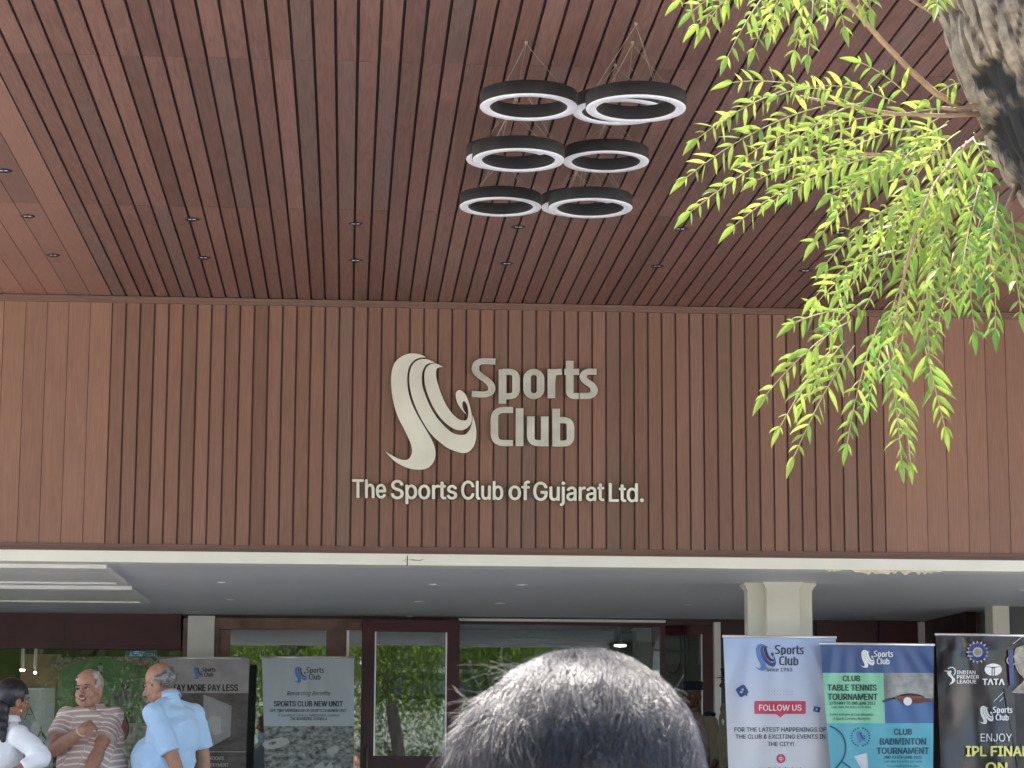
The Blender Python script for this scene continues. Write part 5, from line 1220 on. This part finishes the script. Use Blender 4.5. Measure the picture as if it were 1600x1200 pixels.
# ================================================================== VEGETATION
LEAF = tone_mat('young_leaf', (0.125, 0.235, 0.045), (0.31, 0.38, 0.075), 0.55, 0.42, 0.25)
TWIG = mat('twig', (0.26, 0.16, 0.09), 0.7, var=0.2, vscale=30)
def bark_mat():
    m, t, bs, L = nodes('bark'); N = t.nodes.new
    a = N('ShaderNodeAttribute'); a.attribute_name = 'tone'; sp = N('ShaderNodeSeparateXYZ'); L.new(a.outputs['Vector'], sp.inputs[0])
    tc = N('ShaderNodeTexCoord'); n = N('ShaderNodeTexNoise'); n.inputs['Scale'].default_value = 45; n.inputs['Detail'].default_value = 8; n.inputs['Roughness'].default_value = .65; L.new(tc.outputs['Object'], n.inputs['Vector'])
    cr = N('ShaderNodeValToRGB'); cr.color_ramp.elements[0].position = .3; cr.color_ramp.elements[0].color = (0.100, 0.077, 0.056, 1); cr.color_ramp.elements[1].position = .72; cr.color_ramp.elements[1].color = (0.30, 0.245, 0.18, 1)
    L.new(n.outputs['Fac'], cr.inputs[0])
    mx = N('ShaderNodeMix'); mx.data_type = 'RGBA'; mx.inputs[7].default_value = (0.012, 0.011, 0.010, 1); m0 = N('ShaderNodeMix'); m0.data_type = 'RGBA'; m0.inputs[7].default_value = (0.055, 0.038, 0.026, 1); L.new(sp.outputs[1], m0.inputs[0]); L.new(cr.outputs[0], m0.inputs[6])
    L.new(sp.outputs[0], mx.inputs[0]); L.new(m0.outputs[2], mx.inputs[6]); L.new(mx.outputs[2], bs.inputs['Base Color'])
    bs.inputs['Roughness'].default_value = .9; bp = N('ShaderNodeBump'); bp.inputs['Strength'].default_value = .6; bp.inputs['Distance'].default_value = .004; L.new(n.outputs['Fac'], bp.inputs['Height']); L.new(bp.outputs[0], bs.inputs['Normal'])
    return m
BARK = bark_mat()
YT = 4.3
def leaflet(mb, base, d, side_n, L_, W_, tone, droop=0.6):
    """curved pointed leaflet folded along its midrib"""
    d = d.normalized(); n = 6; p = base.copy(); dirv = d.copy(); mids = [p.copy()]; G = V((0, 0, -1))
    for i in range(n-1):
        dirv = (dirv+G*droop*0.16*(i+0.6)/n*1.6+side_n*0.05).normalized(); p = p+dirv*L_/(n-1); mids.append(p.copy())
    prof = (0.10, 0.80, 1.0, 0.78, 0.40, 0.0); vs = []
    for i, q in enumerate(mids):
        t = (mids[min(i+1, n-1)]-mids[max(i-1, 0)]).normalized(); s_ = t.cross(side_n).normalized(); up_ = s_.cross(t).normalized(); w_ = W_*prof[i]*0.5
        vs += [q+s_*w_+up_*w_*0.35, q, q-s_*w_*0.8+up_*w_*0.35]
    fs = []
    for i in range(n-1): fs += [(3*i, 3*i+1, 3*i+4, 3*i+3), (3*i+1, 3*i+2, 3*i+5, 3*i+4)]
    mb.add(vs, fs, 0, (tone, 0, 0))
def frond(mb, tw, a, b, arch, pairs, tone0, rnd, size=1.0):
    """one compound leaf from a to b"""
    d = b-a; Lr = d.length; up_ = V((0, 0, 1)); c = a.lerp(b, .5)+up_*arch*Lr+V((0, rnd.uniform(-.04, .04), 0))
    bez = lambda t: a*(1-t)**2+c*2*t*(1-t)+b*t*t
    tw.tube([bez(i/8) for i in range(9)], [.0013*(1-.5*i/8) for i in range(9)], 5, 0)
    view = (a-CAM).normalized()
    for i in range(pairs):
        t = .14+.86*i/max(1, pairs-1); p = bez(min(t, 1)); tg = (bez(min(1, t+.03))-bez(max(0, t-.03))).normalized()
        sd_ = tg.cross(view).normalized()
        for s in (-1, 1):
            if rnd.random() < 0.06: continue
            ln = .045*size*(0.62+.5*math.sin(math.pi*min(1, .25+t*.75)))*rnd.uniform(.62, 1.2)
            dv = sd_*s*rnd.uniform(.55, 1.0)+tg*rnd.uniform(.35, .75)+V((rnd.gauss(0, .12), rnd.gauss(0, .35), -.25+rnd.gauss(0, .15)))
            nn = (view*-1+V((rnd.gauss(0, .5), rnd.gauss(0, .5), rnd.gauss(0, .5)))).normalized()
            leaflet(mb, p, dv, nn, ln, ln*rnd.uniform(.17, .25), max(0, min(1, tone0+rnd.gauss(0, .28))), rnd.uniform(.3, 2.2))
    leaflet(mb, b, d.normalized()+V((0, 0, -.3)), -view, .05*size, .013*size, tone0, .6)
tree = thing('neem_tree', 'leaning neem tree with rough bark and bright young leaves at the right edge', 'tree', (at(1760, 300, YT).x+0.55, YT+0.15, 0))
# trunk
edge = [(1424,-160),(1436,-60),(1450,0),(1464,45),(1480,100),(1497,150),(1522,205),(1548,262),(1584,325),(1624,390)]
RT = 0.165
cen = []
for i, (u, v) in enumerate(edge):
    a = edge[max(0, i-1)]; b = edge[min(len(edge)-1, i+1)]; d = V((b[0]-a[0], b[1]-a[1])).normalized(); k = RT*FPX/YT
    cen.append(at(u+d.y*k, v-d.x*k, YT))
top = cen[0]; up_dir = (cen[0]-cen[2]).normalized()
path = [top+up_dir*2.0+V((-.1, -.2, .2)), top+up_dir*1.3+V((0, -.1, .1)), top+up_dir*0.6]+cen
lo = cen[-1]; base = tree.location
path += [lo.lerp(V(base), .35)+V((.10, 0, 0)), lo.lerp(V(base), .7)+V((.06, 0, 0)), V(base)]
fine = []
for i in range(len(path)-1):
    p0, p1, p2, p3 = path[max(0, i-1)], path[i], path[i+1], path[min(len(path)-1, i+2)]
    m_ = 26 if 2 <= i <= 12 else 14
    for k in range(m_):
        t = k/m_; fine.append(0.5*((2*p1)+(p2-p0)*t+(2*p0-5*p1+4*p2-p3)*t*t+(3*p1-p0-3*p2+p3)*t**3))
fine.append(path[-1]); NS = 150; vs = []; kn = at(1560, 205, YT-.12); tn = []
acc = 0
for i, p in enumerate(fine):
    d = (fine[min(i+1, len(fine)-1)]-fine[max(i-1, 0)]).normalized(); a_ = d.cross(V((0, 1, 0))).normalized(); b_ = d.cross(a_).normalized()
    if i: acc += (p-fine[i-1]).length
    f = i/len(fine); rr = RT*(0.9 if f < .2 else 1)*(1+.9*max(0, f-.8)*2)
    for k in range(NS):
        q = 6.2832*k/NS; dirn = a_*math.cos(q)+b_*math.sin(q)
        s3 = V((math.cos(q)*RT*27, math.sin(q)*RT*27, acc*5.0)); s3 += noise.noise_vector(s3*.6)*.45
        vd, vp_ = noise.voronoi(s3); crack = min(1, (vd[1]-vd[0])*2.1); 
        s4 = s3*2.7; vd2, _ = noise.voronoi(s4); crack2 = min(1, (vd2[1]-vd2[0])*2.0)
        cell = noise.noise(vp_[0]*3.1)
        h_ = -.021*(1-crack)**1.2-.005*(1-crack2)+.007*cell+.012*noise.noise(V((math.cos(q)*2, math.sin(q)*2, acc*3)))+.003*noise.noise(s3*5)
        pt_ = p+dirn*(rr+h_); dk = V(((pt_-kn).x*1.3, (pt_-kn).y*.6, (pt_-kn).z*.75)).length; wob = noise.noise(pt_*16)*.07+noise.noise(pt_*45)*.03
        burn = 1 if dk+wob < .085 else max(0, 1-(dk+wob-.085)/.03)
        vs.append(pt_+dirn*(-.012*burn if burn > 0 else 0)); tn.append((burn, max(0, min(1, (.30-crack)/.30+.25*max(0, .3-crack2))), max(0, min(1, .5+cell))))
mb = MB()
for i in range(len(fine)-1):
    for k in range(NS):
        mb.f.append([i*NS+k, (i+1)*NS+k, (i+1)*NS+(k+1) % NS, i*NS+(k+1) % NS]); mb.m.append(0); mb.t.append(tn[i*NS+k])
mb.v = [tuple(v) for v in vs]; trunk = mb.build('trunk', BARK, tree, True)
# bare branches
def bough(pts, rr, n): br = MB(); br.tube(pts, rr, n); return br.build('branch', TWIG, tree, True)
Pb = lambda u, v, dy=0: at(u, v, YT+dy)
bough([Pb(1300,-40,-.1), Pb(1322,0,-.08), Pb(1377,63,-.05), Pb(1420,108,-.02), Pb(1462,146,0), Pb(1500,166,.02)], [.0045,.0048,.0052,.0055,.0062,.007], 8)
bough([Pb(1400,-30,.05), Pb(1424,0,.05), Pb(1470,28,.08), Pb(1500,45,.1)], [.003,.0034,.004,.005], 6)
bough([Pb(1468,168,-.02), Pb(1495,171,-.02), Pb(1530,164,0), Pb(1545,170,.03)], [.003,.0045,.0065,.008], 6)
bough([Pb(1545,200,0), Pb(1500,235,-.05), Pb(1460,290,-.08), Pb(1435,345,-.10), Pb(1415,420,-.1), Pb(1400,500,-.1)], [.007,.0055,.0045,.0038,.003,.002], 7)
bough([Pb(1530,178,0), Pb(1480,181,-.05), Pb(1400,178,-.08), Pb(1320,165,-.1), Pb(1250,150,-.1)], [.006,.0045,.0036,.0028,.002], 6)
bough([Pb(1500,235,-.05), Pb(1420,245,-.1), Pb(1350,240,-.12), Pb(1290,250,-.12)], [.0045,.0036,.0028,.002], 6)
bough([Pb(1590,290,.02), Pb(1570,330,-.02), Pb(1555,370,-.02)], [.006,.004,.0025], 6)
bough([Pb(1300,-40,-.1), Pb(1250,-45,-.1), Pb(1180,-60,-.1)], [.0045,.0035,.002], 6)
up_ = path[1]
for (x, y, z, r_) in ((-1.2, -.6, 1.3, .05), (.9, .3, 1.6, .06), (-.3, -1.2, 1.5, .05), (.6, -1.0, 1.1, .04)):
    bough([up_, up_+V((x, y, z))*.5+V((0, 0, .1)), up_+V((x, y, z))], [r_, r_*.6, r_*.25], 8)
fo, tw = MB(), MB(); rnd = random.Random(11)
FR = [(1180,-40,1070,25),(1190,-30,1080,45),(1215,-30,1128,102),(1240,-40,1172,88),(1262,-40,1240,92),(1270,-30,1262,98),(1290,-40,1322,50),(1160,-50,1053,5),(1225,-50,1200,62),(1250,-40,1215,40),(1170,-45,1095,50),(1300,-40,1290,30),(1325,-50,1345,12),(1345,-60,1362,22),(1480,-40,1462,12),
 (1420,150,1337,92),(1400,160,1250,132),(1262,135,1131,128),(1300,142,1206,150),(1225,141,1075,225),(1290,165,1049,289),(1330,200,1052,345),(1300,260,1131,362),(1340,250,1165,285),(1380,240,1190,322),(1420,235,1300,320),(1430,250,1285,310),(1480,195,1400,260),(1500,205,1390,330),(1400,260,1262,388),(1440,200,1310,240),(1350,160,1210,245),(1390,180,1240,220),(1520,215,1550,300),(1510,220,1480,330),(1500,230,1430,350),(1500,130,1445,160),(1470,170,1370,190),(1380,200,1270,262),(1310,190,1150,250),(1460,225,1420,300),(1500,240,1545,330),
 (1350,400,1266,470),(1330,480,1232,508),(1330,500,1182,630),(1300,545,1210,680),(1335,540,1230,733),(1375,500,1318,714),(1385,540,1411,738),(1400,530,1425,742),(1440,520,1480,682),(1490,395,1460,535),(1515,380,1524,532),(1545,375,1556,528),(1570,365,1598,500),(1590,380,1625,480),(1420,330,1300,470),(1440,340,1340,500),(1470,340,1430,520),(1480,350,1450,480),(1420,450,1402,600),(1350,470,1262,560),(1430,420,1385,600),(1450,430,1455,600),(1460,300,1330,390),(1500,300,1400,420),(1530,290,1500,440),(1550,300,1575,430),(1480,290,1360,430),(1400,320,1280,420),(1380,380,1290,510),(1520,330,1480,500),(1540,260,1500,400),(1560,300,1530,450),(1580,330,1610,470),(1525,250,1460,380),(1555,340,1545,480),(1500,270,1440,400),(1450,350,1380,520),(1470,300,1470,430),(1350,215,1220,262),(1430,260,1390,370)]
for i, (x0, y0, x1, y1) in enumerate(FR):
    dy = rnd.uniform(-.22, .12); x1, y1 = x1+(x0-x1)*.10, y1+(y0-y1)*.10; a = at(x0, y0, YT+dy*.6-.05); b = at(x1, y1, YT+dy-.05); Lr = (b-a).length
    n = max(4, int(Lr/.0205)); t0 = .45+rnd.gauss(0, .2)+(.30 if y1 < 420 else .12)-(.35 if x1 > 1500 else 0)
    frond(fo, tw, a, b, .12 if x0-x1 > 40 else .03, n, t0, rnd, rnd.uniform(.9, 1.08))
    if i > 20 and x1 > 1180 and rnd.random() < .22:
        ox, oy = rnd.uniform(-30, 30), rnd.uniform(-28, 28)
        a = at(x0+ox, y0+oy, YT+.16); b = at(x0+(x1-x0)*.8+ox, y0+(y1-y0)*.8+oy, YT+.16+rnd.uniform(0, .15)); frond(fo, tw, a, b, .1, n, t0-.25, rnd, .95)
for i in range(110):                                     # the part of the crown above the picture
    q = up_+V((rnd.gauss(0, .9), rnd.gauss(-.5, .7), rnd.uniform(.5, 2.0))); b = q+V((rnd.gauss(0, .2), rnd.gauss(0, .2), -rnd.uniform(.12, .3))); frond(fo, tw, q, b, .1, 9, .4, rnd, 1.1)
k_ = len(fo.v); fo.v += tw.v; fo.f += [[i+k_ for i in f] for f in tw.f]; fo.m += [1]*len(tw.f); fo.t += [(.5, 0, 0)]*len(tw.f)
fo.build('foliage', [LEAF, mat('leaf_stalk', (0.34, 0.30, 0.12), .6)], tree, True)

# trees, shelter and hedge across the road, which the glass reflects
LEAF2 = tone_mat('mature_leaf', (0.018, 0.050, 0.010), (0.15, 0.21, 0.03), 0.6, 0.30, 0.12)
DBARK = mat('shaded_bark', (0.05, 0.04, 0.032), .9, var=.3, vscale=12, bump=.6, bscale=25)  # trunk shade is put into this darker bark colour
def road_tree(label, x, y, h, spread, n, low, lean=0.0, tr=.22):
    r = thing('roadside_tree', label, 'tree', (x, y, 0), 'drooping trees across the road'); rnd = random.Random(int(x*31+y*7)+n)
    m = MB(); m.tube([(x, y, 0), (x+lean*.3, y, 1.2), (x+lean*.7, y, h*.5), (x+lean, y, h*.72)], [tr*1.3, tr, tr*.75, tr*.4], 14)
    ends = []
    for k in range(9):
        q = k*.7+rnd.random()*.4; e = V((x+lean+math.cos(q)*spread*.6, y+math.sin(q)*spread*.6, h*rnd.uniform(.75, 1.0))); s_ = V((x+lean*.8, y, h*rnd.uniform(.45, .65))); m.tube([s_, s_.lerp(e, .5)+V((0, 0, .3)), e], [tr*.35, tr*.22, tr*.06], 7); ends.append(e)
    m.build('trunk', DBARK, r, True)
    m = MB()
    for k in range(n):
        e = rnd.choice(ends); c = e+V((rnd.gauss(0, spread*.28), rnd.gauss(0, spread*.28), rnd.gauss(0, h*.05))); drop = rnd.uniform(.3, 1)**1.5*(c.z-low); t0 = rnd.random()
        for j in range(16):
            z = c.z-drop*j/16-rnd.random()*.1; p = V((c.x+rnd.gauss(0, .07), c.y+rnd.gauss(0, .07), z)); L_ = rnd.uniform(.07, .13); d = V((rnd.gauss(0, .6), rnd.gauss(0, .6), -1)).normalized(); s_ = d.cross(V((rnd.gauss(0, 1), rnd.gauss(0, 1), .2))).normalized()*L_*.20
            m.add([p, p+d*L_*.45+s_, p+d*L_, p+d*L_*.45-s_], [(0, 1, 2, 3)], 0, (max(0, min(1, t0*.5+rnd.random()*.5)), 0, 0))
    m.build('crown', LEAF2, r)
road_tree('broad drooping tree with thick trunk across the road, behind the camera', -1.6, -10.6, 7.5, 3.6, 2400, 1.5, .3, .26)
road_tree('slim drooping tree across the road before the shelter', 4.0, -9.0, 6.3, 1.9, 1100, 2.3, -.7, .17)
road_tree('leafy tree across the road far to the left of the entrance', -6.6, -11.5, 7.0, 3.6, 2200, 1.3, 0, .2)
road_tree('wide low tree across the road at the left end', -12.0, -10.8, 6.6, 3.8, 1600, 1.4, 0, .2)
road_tree('tall tree behind the shelter across the road', 6.5, -18.5, 9.0, 4.4, 1500, 2.0, 0, .25)
road_tree('low spreading tree right behind the shelter across the road', 3.6, -16.4, 6.0, 3.2, 2200, .7, 0, .2)
road_tree('low spreading tree behind the hedge in the middle', -.6, -16.8, 6.0, 3.4, 2200, .7, 0, .2)
road_tree('low spreading tree behind the hedge at the left', -8.6, -16.6, 6.4, 3.8, 2200, .7, 0, .2)
road_tree('bushy tree in the second row across the road', -3.6, -17.5, 8.5, 4.6, 1500, 1.2, 0, .25)
sh = thing('roadside_shelter', 'dark flat roofed shelter with a pale band across the road', 'shelter', (6.4, -11.5, 0))
m = MB(); m.box(2.4, 11.5, -13.4, -9.8, 3.05, 4.5); m.build('roof', mat('shelter_grey', (0.05, 0.06, 0.065), .6, var=.2), sh)
m = MB(); m.box(2.3, 11.6, -9.8, -9.72, 3.60, 3.72); m.build('pale_band', mat('shelter_band', (0.22, 0.23, 0.22), .6), sh)
for xx in (2.7, 6.9, 11.2): m = MB(); m.box(xx-.08, xx+.08, -9.98, -9.82, 0.003, 3.05); m.build('post', M['roomdark'], sh)
hd = thing('hedge', 'loose green hedge along the far side of the road', 'hedge', (0, -14.6, 0)); m = MB(); rnd = random.Random(4)
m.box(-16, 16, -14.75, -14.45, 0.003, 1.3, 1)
for k in range(14000):
    p = V((rnd.uniform(-16, 16), -14.6+rnd.uniform(-.5, .5), rnd.uniform(.05, 1.0)*(1.75+.6*noise.noise(V((k*.37, 0, 0)))))); d = V((rnd.gauss(0, 1), rnd.gauss(0, 1), rnd.gauss(0, 1))).normalized(); s_ = d.orthogonal().normalized()*.05
    m.add([p, p+d*.07+s_, p+d*.16, p+d*.07-s_], [(0, 1, 2, 3)], 0, (rnd.random(), 0, 0))
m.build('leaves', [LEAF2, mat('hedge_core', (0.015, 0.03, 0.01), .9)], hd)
